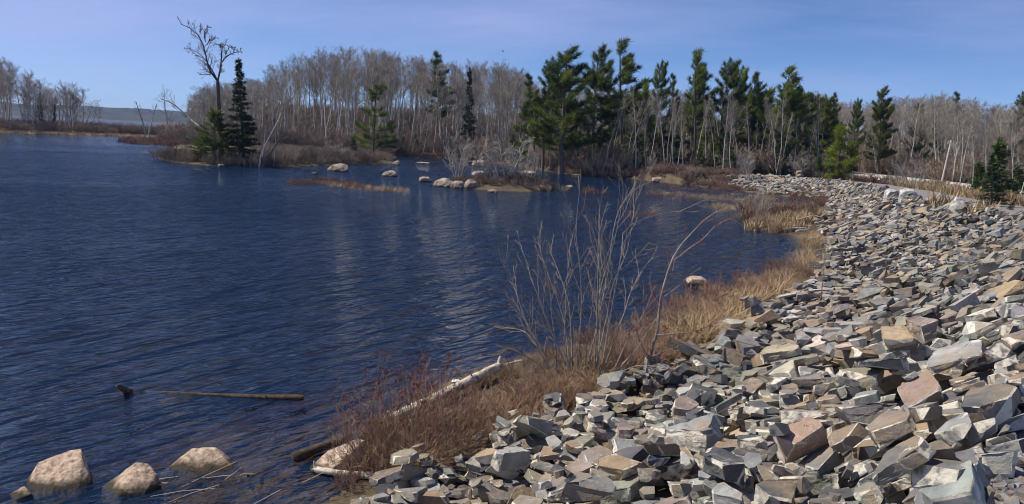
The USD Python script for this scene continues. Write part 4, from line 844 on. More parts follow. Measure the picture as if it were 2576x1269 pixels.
traced_tree('pale dead snag with a broken top standing in the far marsh', [([g1(985, 880), g1(1010, 810), g1(1030, 740), g1(1050, 690)], 0.14, 0.06), ([g1(1030, 735), g1(1020, 715), g1(1018, 700)], 0.05, 0.03)], 150, M_grey_bark, name='dead_snag', seed=7, n=(2, 3, 2))
traced_tree('straight dead snag leaning left in the far marsh', [([g1(970, 880), g1(955, 800), g1(938, 720), g1(925, 676)], 0.14, 0.05)], 150, M_grey_bark, name='dead_snag', seed=8, n=(6, 3, 2))
traced_tree('bare bushy tree in the far marsh left of the wooded point', [([g1(1110, 900), g1(1112, 800), g1(1108, 700), g1(1105, 600)], 0.12, 0.03), ([g1(1110, 860), g1(1135, 800), g1(1140, 740)], 0.08, 0.03), ([g1(1090, 900), g1(1140, 830), g1(1180, 770)], 0.07, 0.02)], 132, M_grey_bark, seed=9, n=(9, 6, 3))
traced_tree('pair of thick bare trunks leaning together on the far left shore', [([g1(470, 870), g1(450, 780), g1(420, 700), g1(385, 600), g1(378, 560)], 0.17, 0.04), ([g1(480, 870), g1(490, 780), g1(520, 690), g1(540, 600)], 0.15, 0.04), ([g1(455, 800), g1(450, 700), g1(445, 590)], 0.1, 0.03)], 160, M_grey_bark, seed=10, n=(10, 6, 3))
for px, D, pyt, wd, lab in [(1265, 52.8, 322, 1.5, 'large pale many-stemmed alder on the rock islet'), (1152, 53.2, 330, 0.8, 'slender pale alder at the left end of the rock islet'), (1325, 53.2, 352, 1.2, 'small alder at the right end of the rock islet'),
                           (1225, 53.0, 348, 1.2, 'low alder between the two taller ones on the rock islet'), (2302, 52, 384, 0.9, 'dark bare shrub by the white boulders at the crest'), (2262, 60, 400, 0.8, 'bare shrub behind the white boulders'), (840, 78, 345, 1.1, 'pale bare clump in the brown thicket'),
                           (1640, 77, 380, 0.8, 'bare clump at the pine wood shore'), (1880, 70, 372, 1.0, 'bare clump over the far stone bank'), (2010, 76, 378, 1.0, 'bare clump behind the small grey boulder'), (1914, 35.2, 452, 0.55, 'bare sapling on the grassy spit')]:
    tree((CLUMP[int(rng.integers(3))], 4.6), 'alder_bush', lab, 'alder', px, D, px, pyt, None, None, wd)
# ------------------------------------------------------------------ undergrowth, marsh and shrubs across the water
rng = np.random.default_rng(9)
def mass(name, mat_meshes, mats, polys, label, cat, hmin=0.7, hmax=1.2, zmin=-0.25, aspect=1.0):
    """Stuff: many copies of small plant meshes over image-space spots (px, py, n, spread px, spread py) or world points."""
    pos = np.array(polys); n = len(pos)
    s = rng.uniform(hmin, hmax, n); return scatter(name, mat_meshes, mats, pos, rng.random(n) * 6.28, np.stack([s * aspect, s * aspect, s], 1), rng.integers(0, len(mat_meshes), n), label, cat)
def strip_pts(pts, n, wpx, wpy, z=None, zmin=-9):
    """n ground points scattered about a line of photograph points lying on the water plane."""
    pts = np.array(pts, float); t = np.sort(rng.random(n)) * (len(pts) - 1); i = np.minimum(t.astype(int), len(pts) - 2); u = (t - i)[:, None]
    q = pts[i] * (1 - u) + pts[i + 1] * u; q = q + np.column_stack([rng.normal(size=n) * wpx, rng.normal(size=n) * wpy]); out = []
    for a, b in q:
        p = at(a, b, 0.0); g = gz(p[0], p[1])
        if g < -0.7 or g < zmin: g = -0.35
        out.append((p[0], p[1], max(g, -0.35)))
    return out
g_far = [grass_mesh(rng, 0.55, 0.35, 90, w=0.030, lean=0.25, bend=0.2) for _ in range(2)]
b_far = [bush_parts(rng, 0.75, 0.45, 34, twig=0.009, n1=6, n2=3, thick=0.012)[0] for _ in range(2)]
b_big = [bush_parts(rng, 1.5, 0.9, 40, twig=0.009, n1=7, n2=4, thick=0.016)[0] for _ in range(2)]
mass('marsh_grass', g_far, [M_straw2] * 2, strip_pts([(800, 458), (880, 470), (950, 478), (1015, 482)], 130, 6, 3), 'pale tan grass growing in the water of the small reed strip', 'marsh grass', 0.6, 1.1)
mass('marsh_shrub', b_far, [M_redbrush] * 2, strip_pts([(745, 462), (790, 462)], 30, 6, 2.0) + strip_pts([(795, 454), (860, 462), (905, 470)], 60, 6, 2.5), 'low red brown shrubs on the small reed strip in mid lake', 'marsh shrubs', 0.5, 0.85)
mass('marsh_shrub', b_far, [M_redbrush] * 2, strip_pts([(1580, 536), (1655, 538)], 60, 8, 3), 'low dark red patch of shrubs alone in open water', 'marsh shrubs', 0.35, 0.6)
mass('marsh_grass', g_far, [M_straw2] * 2, strip_pts([(1790, 519), (1840, 524), (1900, 528)], 140, 10, 4), 'tan grass patch on the water left of the bare sapling', 'marsh grass', 0.5, 0.9)
mass('marsh_grass', g_far, [M_straw2] * 2, strip_pts([(1660, 484), (1760, 494), (1860, 500), (1950, 500)], 260, 12, 5), 'tan grass in the long marsh strip before the far stone bank', 'marsh grass', 0.5, 0.9)
mass('marsh_shrub', b_far, [M_redbrush] * 2, strip_pts([(1610, 486), (1700, 494), (1830, 503), (1960, 498)], 230, 14, 4) + strip_pts([(1640, 466), (1750, 474), (1880, 484)], 200, 16, 4) + strip_pts([(1990, 492), (2060, 505), (2075, 515)], 90, 14, 6), 'red brown shrubs in the long marsh strips before the far stone bank', 'marsh shrubs', 0.35, 0.65)
mass('marsh_shrub', b_far, [M_redbrush] * 2, strip_pts([(325, 357), (400, 359), (470, 364)], 150, 10, 2.5), 'dark red strip of shrubs in the water left of the wooded point', 'marsh shrubs', 1.0, 1.6, aspect=1.4)
mass('marsh_grass', g_far, [M_straw2] * 2, strip_pts([(-20, 332), (120, 336), (250, 340), (420, 346)], 420, 12, 1.2), 'tan grass along the far left shore', 'marsh grass', 1.0, 1.7, aspect=1.5)
pts = [];
for _ in range(4000):
    px, D = rng.uniform(-40, 460), rng.uniform(146, 200); p = stand(px, D)
    if p[2] > 0.05: pts.append(p)
    if len(pts) > 420: break
mass('shore_brush', b_big, [M_brush] * 2, pts, 'brown brush between the bare trees on the far left shore', 'brush', 0.8, 1.5, aspect=1.4)
pts = []
for _ in range(9000):
    px = rng.uniform(470, 2640); D = rng.uniform(108, 185) if px < 1330 else rng.uniform(78, 150); p = stand(px, D)
    if free(p) and not (px > 2095 and p[0] < 41): pts.append(p)
    if len(pts) > 1700: break
mass('undergrowth', b_big, [M_brush] * 2, pts, 'grey brown undergrowth of twigs between the trunks of the wood', 'undergrowth', 0.9, 2.3)
pts = []
for px0, px1, d0, d1, n in [(640, 1010, 66, 108, 330), (385, 700, 63, 78, 150)]:
    k = 0
    while k < n:
        p = stand(rng.uniform(px0, px1), rng.uniform(d0, d1))
        if p[2] > 0.06: pts.append(p); k += 1
mass('thicket_floor', b_big, [M_brush] * 2, pts, 'dense low grey brown thicket covering the shore right of the wooded point', 'thicket', 0.3, 0.6, aspect=1.3)
TH = [bush_kind(f'thicket_bush_{"abc"[i]}', M_brush, 1.5, 0.9, 46, twig=0.009, n1=7, n2=4, thick=0.016) for i in range(3)]
k = 0; spots = []
while len(spots) < 30:
    px = rng.uniform(660, 985); p = stand(px, rng.uniform(67, 84))
    d = shapely.distance(lake_line, shapely.Point(p[0], p[1]))
    if 0.06 < p[2] and d < 4.5: spots.append((px, p))
for i, (px, p) in enumerate(sorted(spots, key=lambda a: a[0])):
    s = rng.uniform(0.65, 1.05); copy(TH[int(rng.integers(3))], 'thicket_shrub', f'{ORD[i]} rounded brown shrub from the left along the thicket shore', 'shrub', p, rng.random() * 6.28, s, 'shrubs along the thicket shore')
for px, D, s, lab in [(405, 69, 0.9, 'grey bare shrub at the left tip of the wooded point'), (440, 67, 1.0, 'brown bare shrub beside the pale boulder of the wooded point'), (475, 66, 0.9, 'low brown shrub left of the maple foot'), (590, 64.3, 0.7, 'low shrub in front of the tall spruce'), (635, 64.6, 0.8, 'low brown shrub below the leaning trunks')]:
    copy(TH[int(rng.integers(3))], 'point_shrub', lab, 'shrub', stand(px, D), rng.random() * 6.28, s)
# the islet's own brush
pts = [(rng.normal() * 2.0 - 0.8, 52.8 + rng.normal() * 0.9, 0) for _ in range(60)]; pts = [(a, b, max(gz(a, b), -0.1)) for a, b, _ in pts]
mass('islet_brush', b_far, [M_brush, M_redbrush], pts, 'rust and grey brush between the rocks of the islet', 'brush', 0.45, 0.9)
# the grassy spit and the dry grass by the crest
pts = strip_pts([(1905, 560), (1960, 562), (2010, 570)], 150, 16, 10); mass('spit_grass', g_far, [M_straw2] * 2, [(a, b, max(c, 0)) for a, b, c in pts], 'dry tan grass covering the spit at the foot of the stones', 'dry grass', 0.6, 1.0)
pts = strip_pts([(1900, 545), (1960, 548), (2010, 545)], 60, 14, 8); mass('spit_shrub', b_far, [M_redbrush, M_brush], [(a, b, max(c, 0)) for a, b, c in pts], 'brown shrubs among the dry grass of the spit', 'shrubs', 0.7, 1.3)
pts = []
for _ in range(3000):
    px = rng.uniform(2180, 2640); D = rng.uniform(26, 60); p = stand(px, D); d = shapely.distance(back_poly, shapely.Point(p[0], p[1]))
    if not shapely.contains_xy(dam_poly, p[0], p[1]) and 0.0 < d < 9 and not shapely.contains_xy(road_poly, p[0], p[1]): pts.append(p)
    if len(pts) > 420: break
mass('bank_grass', g_far, [M_straw2, M_straw], pts, 'dry yellow grass on the slope behind the crest track', 'dry grass', 0.5, 1.3)
pts = []
for _ in range(3000):
    px = rng.uniform(1330, 2640); D = rng.uniform(50, 110); p = stand(px, D); d = shapely.distance(road_poly, shapely.Point(p[0], p[1]))
    if free(p) and (0.8 < d < 6 or px < 2080): pts.append(p)
    if len(pts) > 330: break
mass('roadside_brush', b_far, [M_brush, M_redbrush], pts, 'low brown brush beside the road and under the pines', 'brush', 0.7, 1.5)

pts = []
for px0, px1, d0, d1, n in [(1540, 1850, 62, 79, 170), (1340, 1560, 74, 84, 90), (1010, 1340, 104, 116, 120), (1180, 1400, 51.5, 55.5, 40)]:
    k = 0
    for _ in range(4000):
        p = stand(rng.uniform(px0, px1), rng.uniform(d0, d1)); inside = shapely.contains_xy(dam_poly, p[0], p[1])
        if p[2] > 0.03 and not inside: pts.append(p); k += 1
        if k >= n: break
mass('shore_brush', b_far, [M_brush, M_redbrush], pts, 'rust and grey brush along the shore below the pines and around the islet', 'brush', 0.5, 1.0, aspect=1.3)
# ------------------------------------------------------------------ boulders
def rough(pts, step, amp, seed, freq=6.0, smooth=1):
    """A weathered boulder: the hull of a few corners, subdivided, worn round and pitted."""
    h = trimesh.convex.convex_hull(np.asarray(pts, float)); v, f = trimesh.remesh.subdivide_to_size(h.vertices, h.faces, step); m = trimesh.Trimesh(v, f); m.merge_vertices()
    trimesh.smoothing.filter_laplacian(m, 0.5, iterations=smooth); n = m.vertex_normals; p = np.array(m.vertices); k = freq
    a = (meshkit.fbm(p * k, 4, seed) - 0.5) * 2 * amp + (meshkit.fbm(p * k * 4, 3, seed + 9) - 0.5) * amp * 0.7
    m.vertices = p + n * a[:, None]; return m
def boulder(px, py, z, pts, label, mat, scale=(1, 1, 1), amp=0.02, step=0.05, seed=1, rot=0.0, freq=6.0, name='boulder'):
    p = at(px, py, z); m = rough(np.array(pts) * np.asarray(scale), step, amp, seed, freq); t = UsdGeom.Xform  # one mesh, placed at its foot
    v = np.array(m.vertices); c, s = math.cos(rot), math.sin(rot); v = v @ np.array([[c, s, 0], [-s, c, 0], [0, 0, 1]]) + V(p[0], p[1], z)
    return obj(name, (v, np.array(m.faces)), mat, smooth=50, label=label, cat='boulder')
boulder(152, 1232, -0.07, [(-.29, -.02, .12), (-.24, .08, .27), (-.02, .2, .37), (.08, .22, .385), (.15, .1, .33), (.29, .0, .10), (.25, -.18, .0), (-.02, -.25, .02), (-.2, -.12, .12), (.28, .2, -.3), (-.28, .2, -.3), (.25, -.2, -.3), (-.2, -.22, -.3)], 'big blocky tan granite boulder at the lower left corner', M_granite, (1, 1, 0.8), 0.014, 0.035, 3, 0, 7)
boulder(324, 1234, -0.03, [(-.27, 0, .0), (.02, .1, .27), (.13, .1, .26), (.24, .05, .17), (.27, 0, 0), (0, -.17, .05), (.2, -.12, .05), (-.3, .1, -.25), (.3, .15, -.3), (.2, -.2, -.3), (-.2, -.2, -.3)], 'rounded tan granite boulder beside the big blocky one', M_granite, (1, 1, 0.85), 0.014, 0.035, 5, 0, 7)
boulder(512, 1170, 0.0, [(-.13, .05, .19), (.09, .08, .20), (.2, 0, .10), (-.24, 0, .05), (-.5, -.25, -.2), (.55, -.2, -.22), (.35, .3, -.22), (-.4, .3, -.22), (0, -.4, -.2)], 'half sunken wide boulder with its pale top out of the water', M_granite, (1, 1, 0.8), 0.014, 0.04, 7, 0, 7)
boulder(848, 1180, 0, [(-.26, -.02, .02), (.18, .12, .28), (.25, .12, .27), (.23, -.04, .0), (-.05, -.15, .02), (-.1, .1, .15), (.2, -.1, -.2), (-.3, .1, -.2), (.2, .2, -.2)], 'sharp pale triangular boulder in front of the brown shrubs', M_granite, 1.0, 0.010, 0.035, 9, 0, 8)
boulder(52, 1248, 0, [(-.1, 0, .02), (0, .06, .07), (.1, 0, .03), (0, -.08, .0), (.1, .1, -.1), (-.1, .1, -.1), (0, -.1, -.1)], 'small low pale stone left of the big blocky boulder', M_granite, 1.0, 0.008, 0.03, 11)
BL = [(-.5, -.2, .1), (-.42, .2, .42), (-.1, .3, .52), (.3, .25, .5), (.5, .1, .3), (.45, -.3, .05), (0, -.35, .1), (.2, -.25, .38), (-.3, -.25, .36), (.4, .3, -.3), (-.4, .3, -.3), (-.4, -.3, -.3), (.4, -.3, -.3)]
for px, py, z, w, h, lab, mat, sd in [(853, 431, 0, 1.8, 1.0, 'long pale boulder in the water in front of the thicket', M_granite_far, 1), (980, 444, 0, 1.15, 0.7, 'low flat boulder in mid channel right of the long one', M_granite_far, 2), (997, 415, 0, 0.8, 0.7, 'small white boulder at the thicket tip', M_granite_far, 3),
                                  (1065, 412, 0, 1.7, 0.35, 'thin flat rock barely above the dark channel water', M_granite_far, 4), (1432, 475, 0, 0.55, 0.4, 'small pale rock alone right of the islet', M_granite_far, 5), (468, 405, 0, 1.35, 0.85, 'pale slanted boulder at the left end of the wooded point', M_granite_far, 6),
                                  (486, 409, 0, 0.5, 0.4, 'small pale boulder next to the slanted one on the point', M_granite_far, 7), (557, 420, 0, 0.55, 0.4, 'small tan boulder under the maple at the waterline', M_granite_far, 8),
                                  (1070, 458, 0, 0.9, 0.6, 'leftmost low rock of the islet', M_granite_far, 9), (1115, 470, 0, 1.3, 0.9, 'flat pale ledge left of the islet middle', M_granite_far, 10), (1150, 474, 0, 0.9, 0.8, 'pale rounded rock beside the left ledge of the islet', M_granite_far, 11), (1188, 474, 0, 1.2, 0.95, 'pale pinkish boulder at the islet waterline', M_granite_far, 12),
                                  (1238, 485, 0, 0.7, 0.3, 'small low rock in the water before the islet', M_granite_far, 13), (1330, 478, 0, 2.1, 0.55, 'long flat pink ledge at the right end of the islet', M_granite_far, 14), (1372, 477, 0, 1.1, 0.6, 'pointed pale rock ending the islet at the right', M_granite_far, 15), (1295, 466, 0.15, 1.3, 0.9, 'cracked pale rock under the large alder', M_granite_far, 16),
                                  (1212, 418, 0, 2.4, 1.2, 'pale smooth boulder behind the islet on the far shore', M_granite_far, 17), (1205, 446, 0.3, 1.2, 0.8, 'rock among the brush at the top of the islet', M_granite_far, 18),
                                  (1330, 437, 0, 1.8, 0.5, 'low pale rock on the shore left of the pines', M_granite_far, 20), (1660, 458, 0, 1.6, 0.7, 'pinkish rock at the shore of the pine wood', M_granite_far, 21), (1830, 474, 0, 1.0, 0.7, 'dark rock at the left end of the far stone bank', M_darkstone, 22)]:
    boulder(px, py, z, np.array(BL) * V(1, 0.8, 0.72 / 0.52 * h / w * 0.8), lab, mat, w, 0.10 * w, 0.09 * w, sd, rng.uniform(-0.9, 0.9), 2.2 / w)
def crest_boulder(px, D, w, h, lab, mat, sd, pts=BL, rot=0.0):
    p = stand(px, D); m = rough(np.array(pts) * V(1, 0.85, h / w / 0.52) * w, 0.07 * w, 0.035 * w, sd, 3.0 / w); v = np.array(m.vertices) + V(0, 0, 0.1); c, s = math.cos(rot), math.sin(rot)
    return obj('boulder', (v @ np.array([[c, s, 0], [-s, c, 0], [0, 0, 1]]) + p, np.array(m.faces)), mat, smooth=50, label=lab, cat='boulder')
crest_boulder(2241, 37.5, 0.70, 0.42, 'upper of two blocky white granite boulders on the crest', M_granite_white, 31, rot=0.3)
crest_boulder(2284, 35.0, 0.80, 0.38, 'lower of two blocky white granite boulders, nearer the gravel', M_granite_white, 32, rot=-0.1)
crest_boulder(2413, 28.0, 0.85, 0.42, 'white pyramid shaped granite boulder with a dark side at the right', M_granite_white, 33, [(-.5, -.1, 0), (-.18, .1, .52), (.05, .1, .46), (.5, .1, .25), (.55, 0, .0), (.3, -.3, 0), (-.25, -.3, 0.02), (.4, .3, -.2), (-.4, .3, -.2), (-.3, -.3, -.2), (.4, -.2, -.2)])
crest_boulder(2213, 42, 0.55, 0.35, 'dark brown square boulder behind the white ones', M_darkstone, 34, rot=0.5)
crest_boulder(2163, 50, 0.75, 0.32, 'dark low boulder by the road end of the crest', M_darkstone, 35)
crest_boulder(2010, 73, 0.65, 0.5, 'small grey boulder standing on the far stone bank', M_granite_far, 36)
# ------------------------------------------------------------------ utility pole
b = stand(2364, 70); t = thing('utility_pole', 'grey wooden utility pole leaning slightly right beyond the road', 'utility pole', b, tilt=6.0)
zt = atD(2383, 352, 70)[2] - b[2]
obj('post', tubes(np.array([[0, 0, -0.4], [0, 0, zt * 0.5], [0, 0, zt]]), np.array([0.075, 0.068, 0.06]), 10), M_pole, t, smooth=40)
bx = trimesh.creation.box([0.8, 0.08, 0.08]); obj('crossarm', (np.array(bx.vertices) + V(0.05, -0.14, zt * 0.93), bx.faces), M_pole, t)
for x in (-0.3, 0.38):
    c = trimesh.creation.revolve(np.array([[0, 0], [0.035, 0], [0.06, 0.04], [0.035, 0.07], [0.05, 0.10], [0.02, 0.15], [0, 0.15]]), sections=10); obj('insulator', (np.array(c.vertices) + V(x + 0.05, -0.14, zt * 0.93 + 0.05), c.faces), M_metal, t)
# ------------------------------------------------------------------ the near shore: shrubs, grass, driftwood
rng = np.random.default_rng(33)
def spot(px, py, z0=0.05):
    z = z0
    for _ in range(5): p = at(px, py, z); z = max(gz(p[0], p[1]), 0.0)
    return V(p[0], p[1], z)
BUSH = []
for i, (mat, H, sp, n) in enumerate([(M_rust, 0.85, 0.42, 30), (M_rust, 0.75, 0.5, 44), (M_redbrush, 0.95, 0.4, 26), (M_brush, 0.9, 0.42, 32)]):
    c = proto(f'shore_bush_{"abcd"[i]}'); me, tips = bush_parts(rng, H, sp, n, twig=0.0020, n1=6, n2=3, thick=0.0042); usdkit.mesh(stage, f'{c.GetPath()}/stems', me, mat)
    if i in (0, 2):
        tp = tips[tips[:, 2] > H * 0.66]; tp = tp[rng.random(len(tp)) < 0.4]; C = np.repeat(tp, 8, 0) + rng.normal(size=(len(tp) * 8, 3)) * 0.016
        v, f = blades(C, unit(rng.normal(size=C.shape)), 3, 0.018, 0.012, rng); tag(usdkit.mesh(stage, f'{c.GetPath()}/seed_heads', (v, f), M_seed), kind='stuff')
    BUSH.append((c, H))
def bush(px, py, top, k, lab, wide=1.0, group=None):
    p = spot(px, py); t = proj(p); H = (py - top) / FPX * p[1] * 1.03; s = H / BUSH[k][1]
    return copy(BUSH[k][0], 'shore_shrub', lab, 'shrub', p, rng.random() * 6.28, (s * wide, s * wide, s), group)
for px, py, top, k, wd, lab in [(925, 1150, 985, 0, 1.0, 'leftmost rust brown shrub with seed heads hanging over the water'), (975, 1160, 905, 0, 0.9, 'tall rust shrub with dark seed heads behind the triangular boulder'), (1030, 1130, 850, 2, 0.85, 'tallest rust shrub on the waterline, full of dark seed heads'), (1095, 1080, 870, 0, 0.8, 'rust shrub with seed heads left of the leaning driftwood log'),
                                (985, 1185, 1085, 1, 1.1, 'low brown shrub at the foot of the tall seed head shrubs'), (1060, 1165, 1062, 1, 1.1, 'dense brown shrub in front of the lower end of the driftwood log'), (1130, 1130, 1022, 1, 1.1, 'dense brown shrub below the middle of the driftwood log'), (1190, 1090, 985, 1, 1.1, 'dense red brown shrub right of the lower driftwood log'),
                                (1250, 1055, 958, 1, 1.1, 'red brown shrub below the knobbed end of the driftwood log'), (1310, 1030, 945, 2, 1.1, 'red brown shrub left of the bare alder foot'), (1370, 1015, 935, 1, 1.1, 'brown shrub in front of the bare alder stems'), (1310, 960, 880, 3, 1.1, 'grey brown shrub at the water behind the driftwood knob'),
                                (1390, 950, 865, 3, 1.1, 'grey brown shrub behind the bare alder stems'), (1475, 945, 815, 2, 1.2, 'rust shrub behind the right alder stems'), (1530, 930, 800, 1, 1.2, 'rust shrub filling the gap between alder and red budded sapling'), (1590, 915, 790, 2, 1.2, 'rust shrub left of the red budded sapling'),
                                (1570, 880, 770, 3, 1.2, 'brown shrub at the water behind the red budded sapling'), (1640, 905, 800, 0, 1.2, 'rust shrub around the foot of the red budded sapling'), (1690, 850, 715, 2, 1.1, 'reddish shrub right of the red budded sapling at the water'), (1740, 835, 700, 0, 1.1, 'rust shrub beside the shore boulder'),
                                (1790, 810, 700, 2, 1.1, 'reddish shrub among straw grass right of the shore boulder'), (1850, 775, 672, 0, 1.2, 'rust shrub in the middle of the straw grass'), (1910, 745, 668, 1, 1.2, 'brown shrub in the upper straw grass'), (1965, 720, 645, 2, 1.2, 'reddish shrub above the long plank'), (2015, 690, 625, 3, 1.2, 'grey brown shrub near the pale debris'), (2040, 655, 600, 3, 1.1, 'uppermost brown shrub at the foot of the stones')]:
    bush(px, py, top, k, lab, wd)
for i, (px, py, top, k) in enumerate([(1015, 1180, 1090, 1), (1085, 1165, 1055, 0), (1125, 1140, 1035, 1), (1165, 1125, 1005, 2), (1215, 1100, 985, 1), (1270, 1078, 965, 1), (1325, 1050, 945, 0), (1375, 1030, 935, 1), (1425, 1005, 925, 1)]):
    bush(px, py, top, k, f'{ORD[i]} low brown shrub from the left between the driftwood log and the stones', 1.25, 'low shrubs between the driftwood log and the stones')
# straw
G_near = [grass_mesh(rng, 0.5, 0.16, 110, w=0.006, lean=0.35, bend=0.4) for _ in range(3)]
def fill(line, n, wx, wy):
    return [tuple(spot(*q)) for q in strip_px(line, n, wx, wy)]
def strip_px(pts, n, wx, wy):
    pts = np.array(pts, float); t = rng.random(n) * (len(pts) - 1); i = np.minimum(t.astype(int), len(pts) - 2); u = (t - i)[:, None]
    return pts[i] * (1 - u) + pts[i + 1] * u + np.column_stack([rng.normal(size=n) * wx, rng.normal(size=n) * wy])
mass('straw_grass', G_near, [M_straw, M_straw2, M_straw], fill([(1665, 905), (1720, 870), (1780, 850), (1840, 815), (1890, 770), (1950, 735), (1990, 712)], 55, 12, 8), 'straw coloured dry grass between the rust shrubs and the stones', 'dry grass', 0.8, 1.5)
mass('straw_grass', G_near, [M_straw, M_straw2, M_straw], fill([(1000, 1190), (1080, 1185), (1150, 1150), (1260, 1075), (1400, 1020), (1560, 940)], 45, 22, 6), 'thin straw grass along the upper edge of the near shrubs', 'dry grass', 0.4, 0.9)
mass('straw_grass', G_near, [M_straw2] * 3, fill([(2020, 680), (2040, 620), (2030, 590)], 40, 12, 8), 'dry grass at the foot of the stones near the pale debris', 'dry grass', 0.7, 1.2)
low = [bush_parts(rng, 0.35, 0.3, 60, twig=0.002, n1=6, n2=3, thick=0.003)[0] for _ in range(3)]
mass('low_brush', low, [M_rust, M_redbrush, M_straw2], fill([(900, 1170), (1000, 1180), (1120, 1130), (1250, 1065), (1380, 1000), (1500, 950), (1640, 900), (1750, 850), (1860, 780), (1960, 725), (2030, 660)], 210, 26, 16), 'low rust brown twigs covering the shore under the shrubs', 'brush', 0.45, 0.9)
mass('low_brush', low, [M_rust, M_redbrush, M_straw2], fill([(930, 1120), (1050, 1060), (1180, 985), (1320, 930), (1480, 870), (1620, 830), (1700, 790), (1800, 750), (1900, 705), (2000, 660)], 60, 22, 8), 'rust brown twigs at the waterline under the shrubs', 'brush', 0.4, 0.8)
# reeds fallen in the shallow corner
def fallen(n):
    P = []
    for _ in range(n):
        p = at(rng.uniform(390, 860), rng.uniform(1180, 1275), 0.0); a = rng.normal() * 0.5 + 0.25; L = rng.uniform(0.15, 0.6); d = V(math.cos(a), math.sin(a), 0); r = rng.uniform(-0.02, 0.16)
        P.append([p - d * L / 2 + V(0, 0, -0.02), p + V(0, 0, 0.012 + r * 0.3), p + d * L / 2 + V(0, 0, r)])
    return tubes(np.array(P), np.full((n, 3), 0.0026), 3)
obj('fallen_reed', fallen(10), M_straw2, label='broken reeds and twigs lying in the shallow water of the lower left corner', cat='reeds', kind='stuff')
obj('fallen_reed', fallen(60), M_wetwood, label='dark drowned twigs in the shallow water beside the half sunken boulder', cat='twigs', kind='stuff')
# ---- driftwood
def log(name, label, cat, pts, r0, r1, mat, knots=(), seed=1, n=26, sides=12, flat=1.0):
    """A weathered length of wood along world points, uneven, with broken ends and stubs of limbs."""
    P = spline(np.array(pts, float), n); R = np.interp(np.linspace(0, 1, n), [0, 0.03, 0.97, 1], [r0 * 0.55, r0, r1, r1 * 0.5]) if r0 == r1 else np.linspace(r0, r1, n) * np.interp(np.linspace(0, 1, n), [0, 0.02, 0.98, 1], [0.6, 1, 1, 0.6])
    v, f = tubes(P, R, sides); v = np.array(v); c = np.repeat(P, sides, 0); k = v - c; g = meshkit.fbm(v * V(9, 9, 9) + seed * 7, 3, seed) - 0.5; h = meshkit.fbm(np.column_stack([np.tile(np.arange(sides), n) * 0.9, np.repeat(np.arange(n), sides) * 0.10, np.zeros(n * sides) + seed]), 2, seed) - 0.5
    v = c + k * (1 + 0.7 * g + 0.6 * h)[:, None] * V(1, 1, flat)
    ms = [(v, f)]
    for i, d, L, r in knots:
        b = P[int(i * (n - 1))]; ms.append(tubes(np.array([b, b + unit(d) * L * 0.5, b + unit(V(*d) + V(0.1, 0.1, 0.2)) * L]), np.array([r, r * 0.8, r * 0.45]), 8))
    return obj(name, join(*ms), mat, smooth=45, label=label, cat=cat)
def up_(px, py, z): return at(px, py, z)
log('driftwood_log', 'large bleached driftwood log slanting through the brown shrubs, knob at its upper end', 'driftwood', [up_(985, 1052, 0.10), up_(1060, 1018, 0.16), up_(1150, 975, 0.20), up_(1225, 938, 0.22), up_(1262, 920, 0.22)], 0.055, 0.062, M_drift, [(0.97, (0.05, 0.1, 1), 0.15, 0.035), (0.80, (-0.2, 0.5, 1), 0.08, 0.02), (0.0, (-0.5, -0.3, 0.6), 0.10, 0.02)], 3)
log('driftwood_branch', 'short pale branch under the lower end of the large driftwood log', 'driftwood', [up_(988, 1068, 0.06), up_(1030, 1062, 0.06), up_(1062, 1050, 0.08)], 0.022, 0.018, M_drift, (), 4)
log('driftwood_branch', 'pale branch right of the knob, lying in the water behind the shrubs', 'driftwood', [up_(1262, 925, 0.05), up_(1300, 912, 0.05), up_(1345, 905, 0.04)], 0.035, 0.02, M_drift, (), 14)
log('driftwood_log', 'weathered log lying at the foot of the bare alder', 'driftwood', [up_(1335, 975, 0.16), up_(1375, 968, 0.17), up_(1415, 962, 0.17)], 0.04, 0.03, M_drift, (), 15)
log('driftwood_log', 'mossy pale log at the foot of the stones between alder and red budded sapling', 'driftwood', [up_(1535, 950, 0.22), up_(1580, 943, 0.26), up_(1625, 938, 0.28)], 0.045, 0.035, M_drift, [(0.3, (0.2, 0.3, 1), 0.10, 0.015)], 16)
log('floating_log', 'half sunk dark log floating in the near water, pale broken end to the right', 'log', [up_(330, 985, -0.03), up_(450, 991, -0.012), up_(580, 998, -0.006), up_(690, 1001, 0.010), up_(764, 1000, 0.026)], 0.020, 0.036, M_wetwood, [(0.80, (0.1, -0.6, 0.7), 0.07, 0.008), (0.86, (0.4, -0.5, 0.3), 0.16, 0.006)], 5, 34)
log('stub_log', 'dark stub of a sunken log poking out of the near water', 'log', [up_(338, 990, -0.10), up_(318, 984, 0.02), up_(292, 972, 0.14)], 0.045, 0.028, M_wetwood, [(0.55, (-0.3, -0.4, -0.4), 0.10, 0.015)], 6, 14)
log('wet_log', 'dark wet log with a pale edge behind the sharp triangular boulder', 'log', [up_(735, 1150, 0.03), up_(790, 1133, 0.05), up_(840, 1116, 0.06), up_(884, 1094, 0.09)], 0.055, 0.03, M_wetwood, (), 7, 20)
log('pale_log', 'pale peeled log lying in front of the sharp triangular boulder', 'driftwood', [up_(790, 1180, 0.03), up_(850, 1190, 0.05), up_(910, 1197, 0.06), up_(965, 1203, 0.08)], 0.028, 0.036, M_drift, [(0.10, (-0.5, 0.1, 0.6), 0.09, 0.016), (0.03, (-0.2, -0.7, 0.1), 0.10, 0.01)], 8, 20)
log('wet_branch', 'thin dark branch in the shallow water at the bottom of the picture', 'branch', [up_(995 - 40, 1212, 0.05), up_(900, 1222, 0.02), up_(850, 1235, 0.0)], 0.012, 0.006, M_wetwood, (), 9, 12)
def on_bank(px, py, lift=0.12):
    p = spot(px, py, 0.6); return at(px, py, p[2] + lift + 0.12)
